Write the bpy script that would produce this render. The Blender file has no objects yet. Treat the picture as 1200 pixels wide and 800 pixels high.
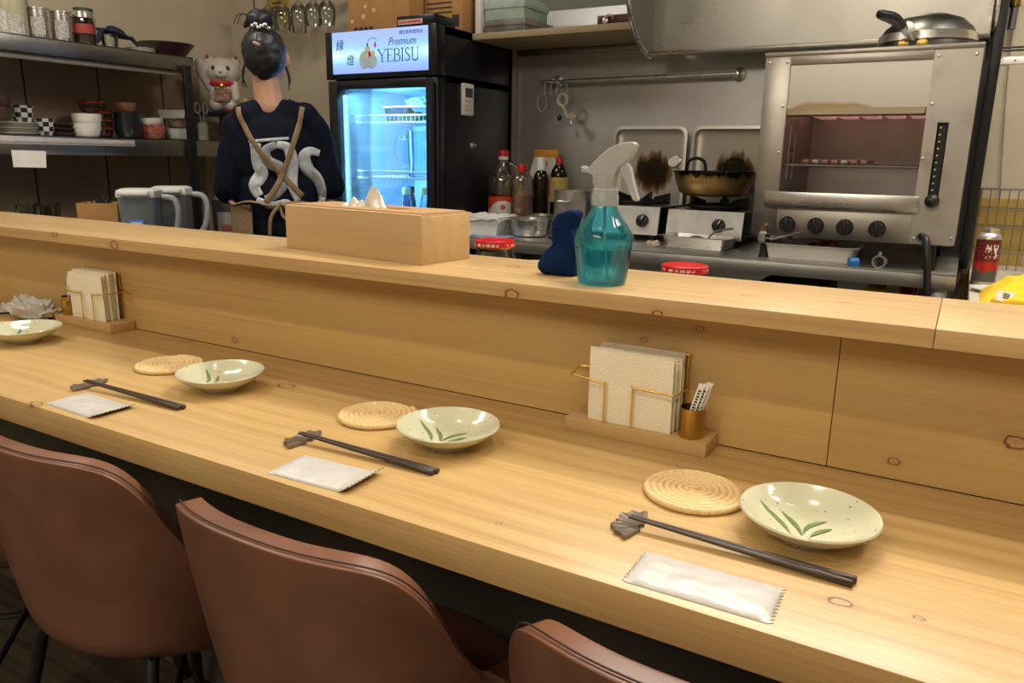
import bpy, bmesh, math, random
from mathutils import Vector, Matrix, noise
from mathutils.bvhtree import BVHTree
random.seed(7)
PI = math.pi
C = bpy.context.scene.collection
SC = bpy.context.scene

# ------------------------------------------------------------------ camera, world, lights, exposure
cam_d = bpy.data.cameras.new('camera'); cam = bpy.data.objects.new('camera', cam_d); C.objects.link(cam)
cam_d.sensor_width = 36; cam_d.lens = 36 * 896.77 / 1200; cam_d.clip_start = .02
_r = ((0.86286233, 0.50518835, 0.01591655), (-0.13226227, 0.19528684, 0.97178688), (-0.48782712, 0.84062345, -0.23532301))
m = Matrix(((_r[0][0], _r[1][0], -_r[2][0], 0), (_r[0][1], _r[1][1], -_r[2][1], 0), (_r[0][2], _r[1][2], -_r[2][2], 1.13), (0, 0, 0, 1)))
cam.matrix_world = m
SC.camera = cam
SC.view_settings.view_transform = 'Standard'; SC.view_settings.look = 'None'
SC.view_settings.gamma = 1; SC.view_settings.use_curve_mapping = False
SC.view_settings.exposure = 0.12
wd = bpy.data.worlds.new('world'); SC.world = wd; wd.use_nodes = True
wd.node_tree.nodes['Background'].inputs[0].default_value = (1, .9, .78, 1)
wd.node_tree.nodes['Background'].inputs[1].default_value = .05

def spot(name, loc, to, power, size=1.6, blend=.6, rad=.03, col=(1, .83, .6)):
    d = bpy.data.lights.new(name, 'SPOT'); d.energy = power; d.spot_size = size; d.spot_blend = blend
    d.shadow_soft_size = rad; d.color = col
    o = bpy.data.objects.new(name, d); C.objects.link(o); o.location = loc
    o.rotation_euler = (Vector(to) - Vector(loc)).to_track_quat('-Z', 'Y').to_euler()
    return o
def area(name, loc, to, power, sx, sy, col=(1, .9, .75)):
    d = bpy.data.lights.new(name, 'AREA'); d.energy = power; d.shape = 'RECTANGLE'; d.size = sx; d.size_y = sy; d.color = col
    o = bpy.data.objects.new(name, d); C.objects.link(o); o.location = loc
    o.rotation_euler = (Vector(to) - Vector(loc)).to_track_quat('-Z', 'Y').to_euler()
    return o
WARM = (1, .85, .64)
for i, (x, p) in enumerate([(-2.35, 12), (-1.25, 4.5), (-.25, 16.5), (.75, 20)]):
    spot('counter_downlight', (x, 1.2, 2.45), (x, .95, .74), p, 1.9, .7, .025, WARM)
for i, (x, p) in enumerate([(-2.6, 28), (-1.5, 6), (-.45, 20), (.6, 27)]):
    spot('dining_downlight', (x, .0, 2.45), (x, .45, .74), p, 2.0, .8, .03, WARM)
area('kitchen_ceiling_and_fill', (-.35, 1.93, 2.47), (-.35, 2.03, 0), 50, 1.3, .35, (1, .93, .83))
area('kitchen_ceiling_and_fill', (-2.2, 1.2, 2.47), (-2.5, 1.5, .3), 11, .6, .3, (1, .93, .83))
area('dining_fill', (-.6, -1.3, 2.47), (-.5, -.9, 0), 65, 2.2, 1.4, (1, .88, .70))  # wide unseen fill, set well forward to brighten the front-facing surfaces
area('kitchen_ceiling_and_fill', (.75, 1.9, 2.47), (.6, 2.1, 0), 13, .5, .3, (1, .93, .83))  # added unseen fill that brightens the right end of the kitchen
area('hood_light', (-.27, 2.25, 1.86), (-.27, 2.40, 1.2), 1.5, .10, .06, (1, .88, .66))

# ------------------------------------------------------------------ helpers
class MB:
    def __init__(s): s.bm = bmesh.new()
    def box(s, x0, x1, y0, y1, z0, z1, bev=0, seg=2, mi=0, M=None):
        r = bmesh.ops.create_cube(s.bm, size=1)
        vs = r['verts']
        bmesh.ops.scale(s.bm, vec=(x1 - x0, y1 - y0, z1 - z0), verts=vs)
        bmesh.ops.translate(s.bm, vec=((x0 + x1) / 2, (y0 + y1) / 2, (z0 + z1) / 2), verts=vs)
        fs = set(f for v in vs for f in v.link_faces)
        if bev > 0:
            es = list(set(e for v in vs for e in v.link_edges))
            rr = bmesh.ops.bevel(s.bm, geom=es, offset=bev, segments=seg, affect='EDGES', profile=.5)
            vs = list(set(rr['verts']) | set(v for v in vs if v.is_valid)); fs = set(f for v in vs for f in v.link_faces)
        for f in fs: f.material_index = mi
        if M is not None: bmesh.ops.transform(s.bm, matrix=M, verts=[v for v in vs if v.is_valid])
        return s
    def tube(s, path, r, n=8, closed=False, mi=0, flat=None):
        P = [Vector(p) for p in path]; N = len(P)
        R = r if isinstance(r, (list, tuple)) else [r] * N
        rings = []; up = None
        for i in range(N):
            if closed: t = P[(i + 1) % N] - P[i - 1]
            else: t = P[min(i + 1, N - 1)] - P[max(i - 1, 0)]
            if t.length < 1e-9: t = Vector((0, 0, 1))
            t.normalize()
            if up is None:
                up = Vector((0, 0, 1)) if abs(t.z) < .9 else Vector((1, 0, 0))
            up = up - t * up.dot(t)
            if up.length < 1e-6: up = t.orthogonal()
            up.normalize(); sd = t.cross(up)
            ring = []
            for k in range(n):
                a = 2 * PI * k / n
                ring.append(s.bm.verts.new(P[i] + (up * math.cos(a) * (flat or 1) + sd * math.sin(a)) * R[i]))
            rings.append(ring)
        for i in range(N if closed else N - 1):
            A, B = rings[i], rings[(i + 1) % N]
            for k in range(n):
                f = s.bm.faces.new((A[k], A[(k + 1) % n], B[(k + 1) % n], B[k])); f.material_index = mi
        if not closed:
            f = s.bm.faces.new(rings[0][::-1]); f.material_index = mi
            f = s.bm.faces.new(rings[-1]); f.material_index = mi
        return s
    def lathe(s, prof, c=(0, 0, 0), n=32, mi=0, M=None, rmod=None, sx=1, sy=1):
        c = Vector(c); rings = []; new = []
        for (r, z) in prof:
            if r < 1e-6:
                v = s.bm.verts.new((c.x, c.y, c.z + z)); rings.append([v]); new.append(v)
            else:
                ring = []
                for k in range(n):
                    a = 2 * PI * k / n; q = r * (rmod(a, z) if rmod else 1)
                    v = s.bm.verts.new((c.x + q * math.cos(a) * sx, c.y + q * math.sin(a) * sy, c.z + z)); ring.append(v); new.append(v)
                rings.append(ring)
        for A, B in zip(rings, rings[1:]):
            for k in range(n):
                k2 = (k + 1) % n
                if len(A) == 1 and len(B) == 1: continue
                if len(A) == 1: f = s.bm.faces.new((A[0], B[k2], B[k]))
                elif len(B) == 1: f = s.bm.faces.new((A[k], A[k2], B[0]))
                else: f = s.bm.faces.new((A[k], A[k2], B[k2], B[k]))
                f.material_index = mi
        if M is not None: bmesh.ops.transform(s.bm, matrix=M, verts=new)
        return s
    def cyl(s, a, b, r, r2=None, n=20, mi=0):
        return s.tube([a, b], [r, r if r2 is None else r2], n, mi=mi)
    def ell(s, c, rad, seg=20, mi=0, M=None):
        r = bmesh.ops.create_uvsphere(s.bm, u_segments=seg, v_segments=max(6, seg // 2), radius=1)
        vs = r['verts']
        T = Matrix.Translation(c) @ (M if M is not None else Matrix.Identity(4)) @ Matrix.Diagonal((*rad, 1))
        bmesh.ops.transform(s.bm, matrix=T, verts=vs)
        for f in set(f for v in vs for f in v.link_faces): f.material_index = mi
        return s
    def surf(s, fn, nu, nv, cu=False, mi=0):
        V = [[s.bm.verts.new(fn(u / (nu if cu else nu - 1), v / (nv - 1))) for v in range(nv)] for u in range(nu)]
        for u in range(nu if cu else nu - 1):
            for v in range(nv - 1):
                f = s.bm.faces.new((V[u][v], V[(u + 1) % nu][v], V[(u + 1) % nu][v + 1], V[u][v + 1])); f.material_index = mi
        return V
    def surfb(s, *a, **k): s.surf(*a, **k); return s
    def prism(s, poly, y0, y1, axis='y', mi=0):
        def pt(p, d):
            return {'y': (p[0], d, p[1]), 'z': (p[0], p[1], d), 'x': (d, p[0], p[1])}[axis]
        A = [s.bm.verts.new(pt(p, y0)) for p in poly]; B = [s.bm.verts.new(pt(p, y1)) for p in poly]; n = len(poly)
        fs = [s.bm.faces.new(A), s.bm.faces.new(B[::-1])]
        for i in range(n): fs.append(s.bm.faces.new((A[i], B[i], B[(i + 1) % n], A[(i + 1) % n])))
        for f in fs: f.material_index = mi
        return s
    def xf(s, M): bmesh.ops.transform(s.bm, matrix=M, verts=s.bm.verts[:]); return s
    def mesh(s, name, mats, ang=40):
        bm = s.bm
        bmesh.ops.recalc_face_normals(bm, faces=bm.faces[:])
        for f in bm.faces: f.smooth = True
        for e in bm.edges:
            if len(e.link_faces) == 2 and e.calc_face_angle(0) > math.radians(ang): e.smooth = False
        me = bpy.data.meshes.new(name); bm.to_mesh(me); bm.free()
        for mm in (mats if isinstance(mats, (list, tuple)) else [mats]): me.materials.append(mm)
        return me
    def build(s, name, mats, parent=None, origin=None, ang=40):
        """geometry is given in world metres for world-placed things, or in the parent's local frame when origin is None and the parent is at local zero"""
        off = Vector((0, 0, 0)); p = parent
        if origin is not None: off = Vector(origin)
        elif parent is not None:
            while p is not None:
                if p.get('_w'): off += Vector(p.location)
                p = p.parent
        if off.length > 0: bmesh.ops.translate(s.bm, vec=-off, verts=s.bm.verts[:])
        o = bpy.data.objects.new(name, s.mesh(name, mats, ang)); C.objects.link(o)
        if parent is not None: o.parent = parent
        elif origin is not None: o.location = origin
        return o
def tag(o, label=None, cat=None, group=None, kind=None):
    if label: o['label'] = label
    if cat: o['category'] = cat
    if group: o['group'] = group
    if kind: o['kind'] = kind
    return o
def thing(name, loc, label, cat, group=None, world=False, rz=0):
    o = bpy.data.objects.new(name, None); C.objects.link(o); o.location = loc; o.rotation_euler.z = rz
    o.empty_display_size = .02
    if world: o['_w'] = 1
    return tag(o, label, cat, group)
def dup(root, loc=None, rz=None, label=None, group=None):
    r = root.copy(); C.objects.link(r)
    if loc is not None: r.location = loc
    if rz is not None: r.rotation_euler.z = rz
    if label: r['label'] = label
    if group: r['group'] = group
    for ch in list(root.children):
        c = ch.copy(); C.objects.link(c); c.parent = r
        for g in list(ch.children):
            d = g.copy(); C.objects.link(d); d.parent = c
    return r
def bake(o, mods):
    """apply a list of (type, settings) modifiers to o"""
    for t, st in mods:
        md = o.modifiers.new(t, t)
        for k, v in st.items(): setattr(md, k, v)
    bpy.context.view_layer.update()
    dg = bpy.context.evaluated_depsgraph_get()
    me = bpy.data.meshes.new_from_object(o.evaluated_get(dg))
    o.modifiers.clear(); old = o.data; o.data = me; bpy.data.meshes.remove(old)
    for p in me.polygons: p.use_smooth = True
    return o
def Rz(a): return Matrix.Rotation(a, 4, 'Z')
def Rx(a): return Matrix.Rotation(a, 4, 'X')
def Ry(a): return Matrix.Rotation(a, 4, 'Y')
def T(*a): return Matrix.Translation(a)
def arc(cx, cy, r, a0, a1, n):
    return [(cx + r * math.cos(math.radians(a0 + (a1 - a0) * i / n)), cy + r * math.sin(math.radians(a0 + (a1 - a0) * i / n))) for i in range(n + 1)]
def spline(pts, n=8):
    P = [Vector(p) for p in pts]; out = []
    for i in range(len(P) - 1):
        p0 = P[max(i - 1, 0)]; p1 = P[i]; p2 = P[i + 1]; p3 = P[min(i + 2, len(P) - 1)]
        for k in range(n):
            t = k / n
            out.append(.5 * ((2 * p1) + (p2 - p0) * t + (2 * p0 - 5 * p1 + 4 * p2 - p3) * t * t + (3 * p1 - p0 - 3 * p2 + p3) * t ** 3))
    out.append(P[-1]); return out

# ------------------------------------------------------------------ materials
class NT:
    def __init__(s, name):
        s.m = bpy.data.materials.new(name); s.m.use_nodes = True; s.t = s.m.node_tree
        s.b = s.t.nodes['Principled BSDF']; s.out = s.t.nodes['Material Output']
    def n(s, typ, **kw):
        nd = s.t.nodes.new(typ)
        for k, v in kw.items():
            if k.startswith('i_'):
                key = k[2:]; key = int(key) if key.isdigit() else key.replace('_', ' ')
                nd.inputs[key].default_value = v
            else: setattr(nd, k, v)
        return nd
    def l(s, a, b): s.t.links.new(a, b)
    def ramp(s, fac, stops, interp='LINEAR'):
        r = s.n('ShaderNodeValToRGB'); r.color_ramp.interpolation = interp
        e = r.color_ramp.elements
        while len(e) > 1: e.remove(e[-1])
        e[0].position = stops[0][0]; e[0].color = (*stops[0][1], 1) if len(stops[0][1]) == 3 else stops[0][1]
        for p, c in stops[1:]:
            x = e.new(p); x.color = (*c, 1) if len(c) == 3 else c
        s.l(fac, r.inputs[0]); return r.outputs[0]
    def coords(s, scale=(1, 1, 1), kind='Object', loc=(0, 0, 0), rot=(0, 0, 0)):
        tc = s.n('ShaderNodeTexCoord'); mp = s.n('ShaderNodeMapping')
        mp.inputs['Scale'].default_value = scale; mp.inputs['Location'].default_value = loc; mp.inputs['Rotation'].default_value = rot
        s.l(tc.outputs[kind], mp.inputs[0]); return mp.outputs[0]
    def noise(s, vec, scale, detail=3, rough=.5, dist=0):
        nd = s.n('ShaderNodeTexNoise'); nd.inputs['Scale'].default_value = scale; nd.inputs['Detail'].default_value = detail
        nd.inputs['Roughness'].default_value = rough; nd.inputs['Distortion'].default_value = dist
        s.l(vec, nd.inputs['Vector']); return nd.outputs['Fac']
    def math(s, op, a, b=None, clamp=False):
        nd = s.n('ShaderNodeMath', operation=op, use_clamp=clamp)
        for i, v in enumerate((a, b)):
            if v is None: continue
            if isinstance(v, (int, float)): nd.inputs[i].default_value = v
            else: s.l(v, nd.inputs[i])
        return nd.outputs[0]
    def mix(s, fac, a, b, typ='MIX'):
        nd = s.n('ShaderNodeMix', data_type='RGBA', blend_type=typ)
        for key, v in ((0, fac), (6, a), (7, b)):
            if isinstance(v, (int, float)): nd.inputs[key].default_value = v
            elif isinstance(v, tuple): nd.inputs[key].default_value = (*v, 1) if len(v) == 3 else v
            else: s.l(v, nd.inputs[key])
        return nd.outputs[2]
    def bump(s, h, strength=.2, dist=.002):
        b = s.n('ShaderNodeBump'); b.inputs['Strength'].default_value = strength; b.inputs['Distance'].default_value = dist
        s.l(h, b.inputs['Height']); s.l(b.outputs[0], s.b.inputs['Normal'])
    def set(s, **kw):
        for k, v in kw.items():
            key = k.replace('_', ' ')
            if isinstance(v, (int, float)): s.b.inputs[key].default_value = v
            elif isinstance(v, tuple): s.b.inputs[key].default_value = (*v, 1) if len(v) < len(s.b.inputs[key].default_value) else v
            else: s.l(v, s.b.inputs[key])
        return s
def srgb(r, g, b):
    f = lambda c: (c / 255 / 12.92) if c / 255 <= .04045 else ((c / 255 + .055) / 1.055) ** 2.4
    return (f(r), f(g), f(b))
def plain(name, col, rough=.5, metal=0, var=.12, nscale=30, bump=0, spec=.5, coat=0):
    n = NT(name); v = n.coords()
    f = n.noise(v, nscale, 4)
    lo = tuple(c * (1 - var) for c in col); hi = tuple(min(1, c * (1 + var)) for c in col)
    n.set(Base_Color=n.ramp(f, [(.3, lo), (.7, hi)]), Roughness=rough, Metallic=metal, Specular_IOR_Level=spec, Coat_Weight=coat)
    if bump: n.bump(f, bump, .001)
    return n.m
def wood(name, base, dark, rough=.33, rings=9., knots=(), contrast=1.0, seed=0., coat=.25, axis='x'):
    """straight-grained pale softwood, grain along the object's x axis; knots = [(x, y, z, radius)] in object space"""
    n = NT(name)
    rot = (0, 0, PI / 2) if axis == 'y' else ((0, PI / 2, 0) if axis == 'z' else (0, 0, 0))
    raw = n.coords((1, 1, 1), rot=rot)
    lowv = n.coords((.7, 5, 5), loc=(seed, seed * .37, seed * .71), rot=rot)
    low = n.noise(lowv, 1.3, 3, .5)
    w = n.n('ShaderNodeTexWave', wave_type='BANDS', bands_direction='Y', wave_profile='SIN')
    w.inputs['Scale'].default_value = rings; w.inputs['Distortion'].default_value = 5.5; w.inputs['Detail'].default_value = 2.5
    w.inputs['Detail Scale'].default_value = .6; w.inputs['Detail Roughness'].default_value = .5
    wv = n.coords((.35, 1.0, 1.3), loc=(seed * 1.7, seed, seed * .3), rot=rot); n.l(wv, w.inputs['Vector'])
    fib = n.noise(n.coords((3, 170, 170), loc=(seed, 0, 0), rot=rot), 1.0, 4, .6)
    med = n.math('ADD', n.math('MULTIPLY', n.noise(n.coords((.9, 60, 60), loc=(seed, seed, 0), rot=rot), 1.0, 3, .6, .3), .5), n.math('MULTIPLY', n.noise(n.coords((1.6, 230, 230), loc=(seed, 3, 0), rot=rot), 1.0, 2, .5, .2), .5))
    f = n.math('ADD', n.math('ADD', n.math('MULTIPLY', w.outputs['Fac'], .11 * contrast), n.math('MULTIPLY', med, .62 * contrast)), n.math('ADD', n.math('MULTIPLY', low, .50), n.math('MULTIPLY', fib, .32 * contrast)))
    mixc = lambda k, q: tuple(x * q * (1 - k) + d * k for x, d in zip(base, dark))
    col = n.ramp(f, [(.50, mixc(0, 1.05)), (.68, mixc(.03, .96)), (.82, mixc(.20, .90)), (.98, mixc(.48, .85))])
    tc = n.n('ShaderNodeTexCoord')
    for (kx, ky, kz, kr) in knots:
        sub = n.n('ShaderNodeVectorMath', operation='SUBTRACT'); n.l(tc.outputs['Object'], sub.inputs[0]); sub.inputs[1].default_value = (kx, ky, kz)
        sca = n.n('ShaderNodeVectorMath', operation='MULTIPLY'); n.l(sub.outputs[0], sca.inputs[0]); sca.inputs[1].default_value = (.75, 1.15, 1.15)
        ln = n.n('ShaderNodeVectorMath', operation='LENGTH'); n.l(sca.outputs[0], ln.inputs[0])
        d = n.math('ADD', n.math('DIVIDE', ln.outputs['Value'], kr), n.math('MULTIPLY', n.math('SUBTRACT', n.noise(raw, 1.1 / kr, 2), .5), .7))
        core = n.ramp(d, [(0, (.46, .27, .11)), (.60, (.56, .35, .15)), (.82, (.13, .06, .024)), (.90, (.10, .045, .018)), (1.0, (.42, .25, .10))])
        mask = n.ramp(d, [(0, (1, 1, 1)), (.95, (1, 1, 1)), (1.25, (.35, .35, .35)), (2.2, (.0, .0, .0))]) if False else n.ramp(n.math('DIVIDE', d, 2.5), [(0, (1, 1, 1)), (.40, (1, 1, 1)), (.46, (.38, .38, .38)), (.95, (0, 0, 0))])
        col = n.mix(mask, col, core)
    n.set(Base_Color=col, Roughness=n.math('ADD', rough + .02, n.math('MULTIPLY', fib, .14)), Coat_Weight=coat, Coat_Roughness=.22, Specular_IOR_Level=.5)
    n.bump(fib, .08, .001)
    return n.m
def steel(name, col=(.68, .675, .665), rough=.28, brush=(2, 2, 160), stain=0., bump=.03):
    n = NT(name); b = n.noise(n.coords(brush), 1.0, 4, .6); c = n.noise(n.coords(), 5, 4, .6)
    base = n.ramp(c, [(.3, tuple(x * .82 for x in col)), (.7, col)])
    if stain > 0:
        sf = n.noise(n.coords(), 9, 5, .65)
        base = n.mix(n.ramp(sf, [(.52, (0, 0, 0)), (.75, (stain, stain, stain))]), base, (.20, .12, .05))
    n.set(Base_Color=base, Metallic=.62 if name == 'steel_wall_panel' else .88 if name == 'brushed_steel' else 1.0, Roughness=n.math('ADD', rough - .07, n.math('MULTIPLY', n.math('ADD', b, c), .14)))
    n.bump(b, bump, .001)
    return n.m
def clear(name, col=(1, 1, 1), rough=.03, gl=.9, blend=.35):
    """thin clear plastic or glass wall: tinted see-through plus a fresnel gloss"""
    n = NT(name); t = n.t
    tr = n.n('ShaderNodeBsdfTransparent'); tr.inputs[0].default_value = (*col, 1)
    g = n.n('ShaderNodeBsdfGlossy'); g.inputs['Roughness'].default_value = rough; g.inputs[0].default_value = (gl, gl, gl, 1)
    lw = n.n('ShaderNodeLayerWeight'); lw.inputs['Blend'].default_value = blend
    f = n.math('ADD', n.math('MULTIPLY', lw.outputs['Fresnel'], .85), n.math('MULTIPLY', n.noise(n.coords(), 20, 2), .06), clamp=True)
    mx = n.n('ShaderNodeMixShader'); n.l(f, mx.inputs[0]); n.l(tr.outputs[0], mx.inputs[1]); n.l(g.outputs[0], mx.inputs[2])
    n.l(mx.outputs[0], n.out.inputs[0]); return n.m
def frosted(name, col, see=.5, rough=.35):
    n = NT(name); tr = n.n('ShaderNodeBsdfTransparent'); tr.inputs[0].default_value = (*[min(1, c * 1.25) for c in col], 1)
    n.set(Base_Color=n.ramp(n.noise(n.coords(), 14, 2), [(.3, tuple(c * .94 for c in col)), (.7, col)]), Roughness=rough)
    mx = n.n('ShaderNodeMixShader'); mx.inputs[0].default_value = 1 - see; n.l(tr.outputs[0], mx.inputs[1]); n.l(n.b.outputs[0], mx.inputs[2]); n.l(mx.outputs[0], n.out.inputs[0]); return n.m
def emit(name, col, strength):
    n = NT(name)
    f = n.noise(n.coords(), 3, 2)
    n.set(Base_Color=col, Emission_Color=n.ramp(f, [(.2, tuple(c * .92 for c in col)), (.8, col)]), Emission_Strength=strength); return n.m

PINE = (.63, .43, .178); PINE_D = (.37, .19, .06)
M = {}
M['steel'] = steel('brushed_steel'); M['steel_wall'] = steel('steel_wall_panel', (.70, .695, .70), .36, (140, 2, 2), 0, .02)
M['steel_dark'] = steel('dull_shelf_steel', (.30, .29, .28), .34)
M['steel_old'] = steel('stained_steel', (.62, .59, .55), .30, (2, 2, 120), .35, .05)
M['steel_bright'] = steel('bright_steel', (.80, .79, .77), .2)
M['brass'] = plain('brass', (.45, .30, .085), .25, 1, .25, 25); M['gold'] = plain('gold_wire', (.86, .58, .16), .2, 1, .06)
M['black_metal'] = plain('black_metal', (.015, .015, .016), .38, .3); M['black'] = plain('black_plastic', (.012, .012, .014), .4)
M['iron'] = plain('black_iron', (.018, .016, .015), .5, .6, .3, 40, .2)
M['fridge_black'] = plain('fridge_black', (.008, .009, .014), .32, 0, .1)
M['white'] = plain('white_plastic', (.78, .78, .76), .4, 0, .04); M['paper'] = plain('white_paper', (.80, .78, .74), .75, 0, .05, 60, .1)
M['enamel'] = plain('white_enamel', (.72, .71, .68), .3, 0, .05, 12); M['red'] = plain('red_plastic', (.55, .015, .018), .35)
M['cream_wall'] = plain('cream_plaster', srgb(188, 176, 152), .8, 0, .06, 4, .05)
M['dark_red'] = plain('lacquer_red', (.16, .025, .015), .35); M['dark_brown'] = plain('dark_brown', (.05, .028, .018), .5)
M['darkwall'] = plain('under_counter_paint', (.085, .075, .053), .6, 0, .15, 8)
M['yellow'] = plain('yellow_cloth', (.78, .52, .02), .85, 0, .15, 40, .2); M['tan'] = plain('tan_canvas', (.23, .155, .085), .85, 0, .15, 90, .2)
M['blue_towel'] = None
M['card'] = plain('cardboard', srgb(176, 132, 78), .8, 0, .08, 20); M['print'] = plain('dark_print', (.03, .025, .02), .7)
M['yellow_paint'] = plain('yellow_dado', srgb(176, 146, 70), .7, 0, .08, 6)
M['porcelain'] = plain('porcelain', (.72, .71, .66), .25, 0, .06, 10); M['navy'] = plain('navy_cloth', (.012, .016, .032), .85, 0, .2, 50, .1)

# ------------------------------------------------------------------ the room
def struct(name, o): o['kind'] = 'structure'; o.name = name; return o
XL, XR, YB, YF, ZT = -3.2, 2.3, 2.74, -2.6, 2.5
fl = NT('dark_floor'); fv = fl.coords((1.0, 9, 1))
fl.set(Base_Color=fl.ramp(fl.noise(fl.coords((2, 40, 2)), 1.5, 4), [(.3, (.030, .022, .015)), (.7, (.075, .055, .036))]), Roughness=.45)
struct('floor', MB().box(XL, XR, YF, YB, -.1, 0).build('floor', fl.m))
struct('ceiling', MB().box(XL, XR, YF, YB, ZT, ZT + .1).build('ceiling', plain('ceiling_white', (.55, .52, .46), .8, 0, .04, 3)))
struct('wall_back', MB().box(XL - .1, XR + .1, YB, YB + .1, 0, ZT).build('wall_back', M['cream_wall']))
struct('wall_left', MB().box(XL - .1, XL, YF, YB, 0, ZT).build('wall_left', M['cream_wall']))
struct('wall_right', MB().box(XR, XR + .1, YF, YB, 0, ZT).build('wall_right', M['cream_wall']))
struct('wall_front', MB().box(XL - .1, XR + .1, YF - .1, YF, 0, ZT).build('wall_front', plain('dining_wall', (.42, .38, .32), .8, 0, .06, 4)))
bw = NT('brown_board_wall'); bv = bw.coords((1, 1, 1))
br = bw.n('ShaderNodeTexBrick'); br.inputs['Scale'].default_value = 1; br.offset = 0
br.inputs['Color1'].default_value = (.29, .205, .145, 1); br.inputs['Color2'].default_value = (.25, .175, .12, 1); br.inputs['Mortar'].default_value = (.02, .012, .008, 1)
br.inputs['Mortar Size'].default_value = .004; br.inputs['Brick Width'].default_value = .30; br.inputs['Row Height'].default_value = 3.0
bv2 = bw.coords((1, 1, 1), rot=(0, 0, PI / 2), loc=(.22, 0, 0)); bw.l(bv2, br.inputs['Vector'])
bw.set(Base_Color=br.outputs['Color'], Roughness=.42)
struct('trim_1', MB().box(XL, XL + .012, .6, 2.52, .70, 1.50).build('trim_1', bw.m))
struct('trim_2', MB().box(-1.575, .01, YB - .012, YB, .60, 1.66, .001).build('trim_2', M['steel_wall']))
struct('trim_3', MB().box(-1.60, -1.574, YB - .03, YB, .60, 1.575, .003).build('trim_3', plain('grey_post_paint', (.30, .28, .25), .5)))
struct('trim_4', MB().box(.02, XR, YB - .006, YB, .60, 1.03).build('trim_4', M['yellow_paint']))
struct('trim_5', MB().box(.004, .030, 2.52, YB, .84, 1.80, .004).build('trim_5', M['black_metal']))
gw = plain('grey_green_paint', srgb(120, 124, 116), .8, 0, .05, 4)
struct('trim_6', MB().box(-1.60, .01, YB - .006, YB, 1.66, ZT).build('trim_6', gw))

# ------------------------------------------------------------------ the bar counter
def shift(ks, dy, dz): return [(x, y - dy, z - dz, r) for x, y, z, r in ks]
CT = thing('countertop', (-.7, .82, .698), 'long pale wooden countertop laid with saucers, coasters and chopsticks', 'counter', world=True)
kc = [(.649, -.129, .74, .0085), (-.267, .075, .74, .014), (.306, -.163, .74, .003), (-.675, .189, .74, .010), (-.519, -.206, .74, .010), (.713, -.119, .74, .004)]
MB().box(-2.95, 1.7, .607, 1.0235, .698, .74, .0012).build('slab', wood('pine_countertop', PINE, PINE_D, .33, 9, shift(kc, 0, .698), 1.0, 0.3), CT)
BB = thing('backboard', (-.7, 1.036, .741), 'upright pale wooden backboard between countertop and ledge, with a vertical joint', 'panel', world=True)
kb = [(.665, .204, .764, .0055), (.787, .204, .815, .010), (.691, .204, .725, .004)]
MB().box(-.1125, 1.7, 1.0237, 1.0495, .7405, .9293, .0008).build('board', wood('pine_board_right', (.60, .405, .155), PINE_D, .36, 7, shift(kb, .216, .741), .8, 2.1), BB)
kb2 = [(.326, .204, .876, .004), (.406, .204, .902, .005), (-.546, .204, .758, .006)]
MB().box(-2.95, -.1135, 1.0237, 1.0495, .7405, .9293, .0008).build('board', wood('pine_board_left', (.615, .415, .16), PINE_D, .36, 6, shift(kb2, .216, .741), .9, 5.3), BB)
LG = thing('ledge', (-.7, 1.066, .9295), 'raised pale wooden ledge carrying the tissue box and spray bottle', 'ledge', world=True)
kl = [(.147, .13, .934, .009), (.369, .13, .931, .006), (-1.015, .13, .948, .008), (-.802, .13, .939, .010), (.065, .275, .952, .009), (.461, .223, .952, .005), (.581, .247, .952, .005), (-.336, .298, .952, .007)]
MB().box(-2.95, -.0107, .95, 1.183, .9295, .952, .0012).build('board', wood('pine_ledge_left', (.63, .43, .20), PINE_D, .30, 10, shift(kl, .246, .9295), 1.0, 9.2), LG)
MB().box(-.0101, 1.7, .95, 1.183, .9295, .952, .0012).build('board', wood('pine_ledge_right', (.605, .415, .19), PINE_D, .30, 8, (), .8, 12.7), LG)
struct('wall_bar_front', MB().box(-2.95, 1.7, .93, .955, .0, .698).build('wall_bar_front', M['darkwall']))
struct('wall_bar_back', MB().box(-2.95, 1.7, 1.0500, 1.065, .0, .9293).build('wall_bar_back', M['darkwall']))

# ------------------------------------------------------------------ place settings
ZC, ZL = .740, .952
cel = NT('celadon_glaze'); vv = cel.coords()
vor = cel.n('ShaderNodeTexVoronoi'); vor.inputs['Scale'].default_value = 165; cel.l(vv, vor.inputs['Vector'])
rnd = cel.n('ShaderNodeSeparateColor'); cel.l(vor.outputs['Color'], rnd.inputs[0])
spk = cel.math('MULTIPLY', cel.math('LESS_THAN', vor.outputs['Distance'], cel.math('MULTIPLY', rnd.outputs[1], .21)), cel.math('GREATER_THAN', rnd.outputs[0], .50))
cel.set(Base_Color=cel.mix(spk, cel.ramp(cel.noise(vv, 12, 3), [(.3, (.58, .59, .42)), (.7, (.67, .67, .51))]), (.20, .12, .05)), Roughness=.16, Coat_Weight=.4, Coat_Roughness=.05)
M['celadon'] = cel.m
M['leaf'] = plain('leaf_glaze', (.17, .25, .09), .2, 0, .25, 60)
def plate_z(r):
    pr = [(0, .0075), (.03, .0085), (.045, .0120), (.058, .0180), (.0705, .0262)]
    for (r0, z0), (r1, z1) in zip(pr, pr[1:]):
        if r <= r1: return 1.16 * (z0 + (z1 - z0) * (r - r0) / (r1 - r0))
    return pr[-1][1]
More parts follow.
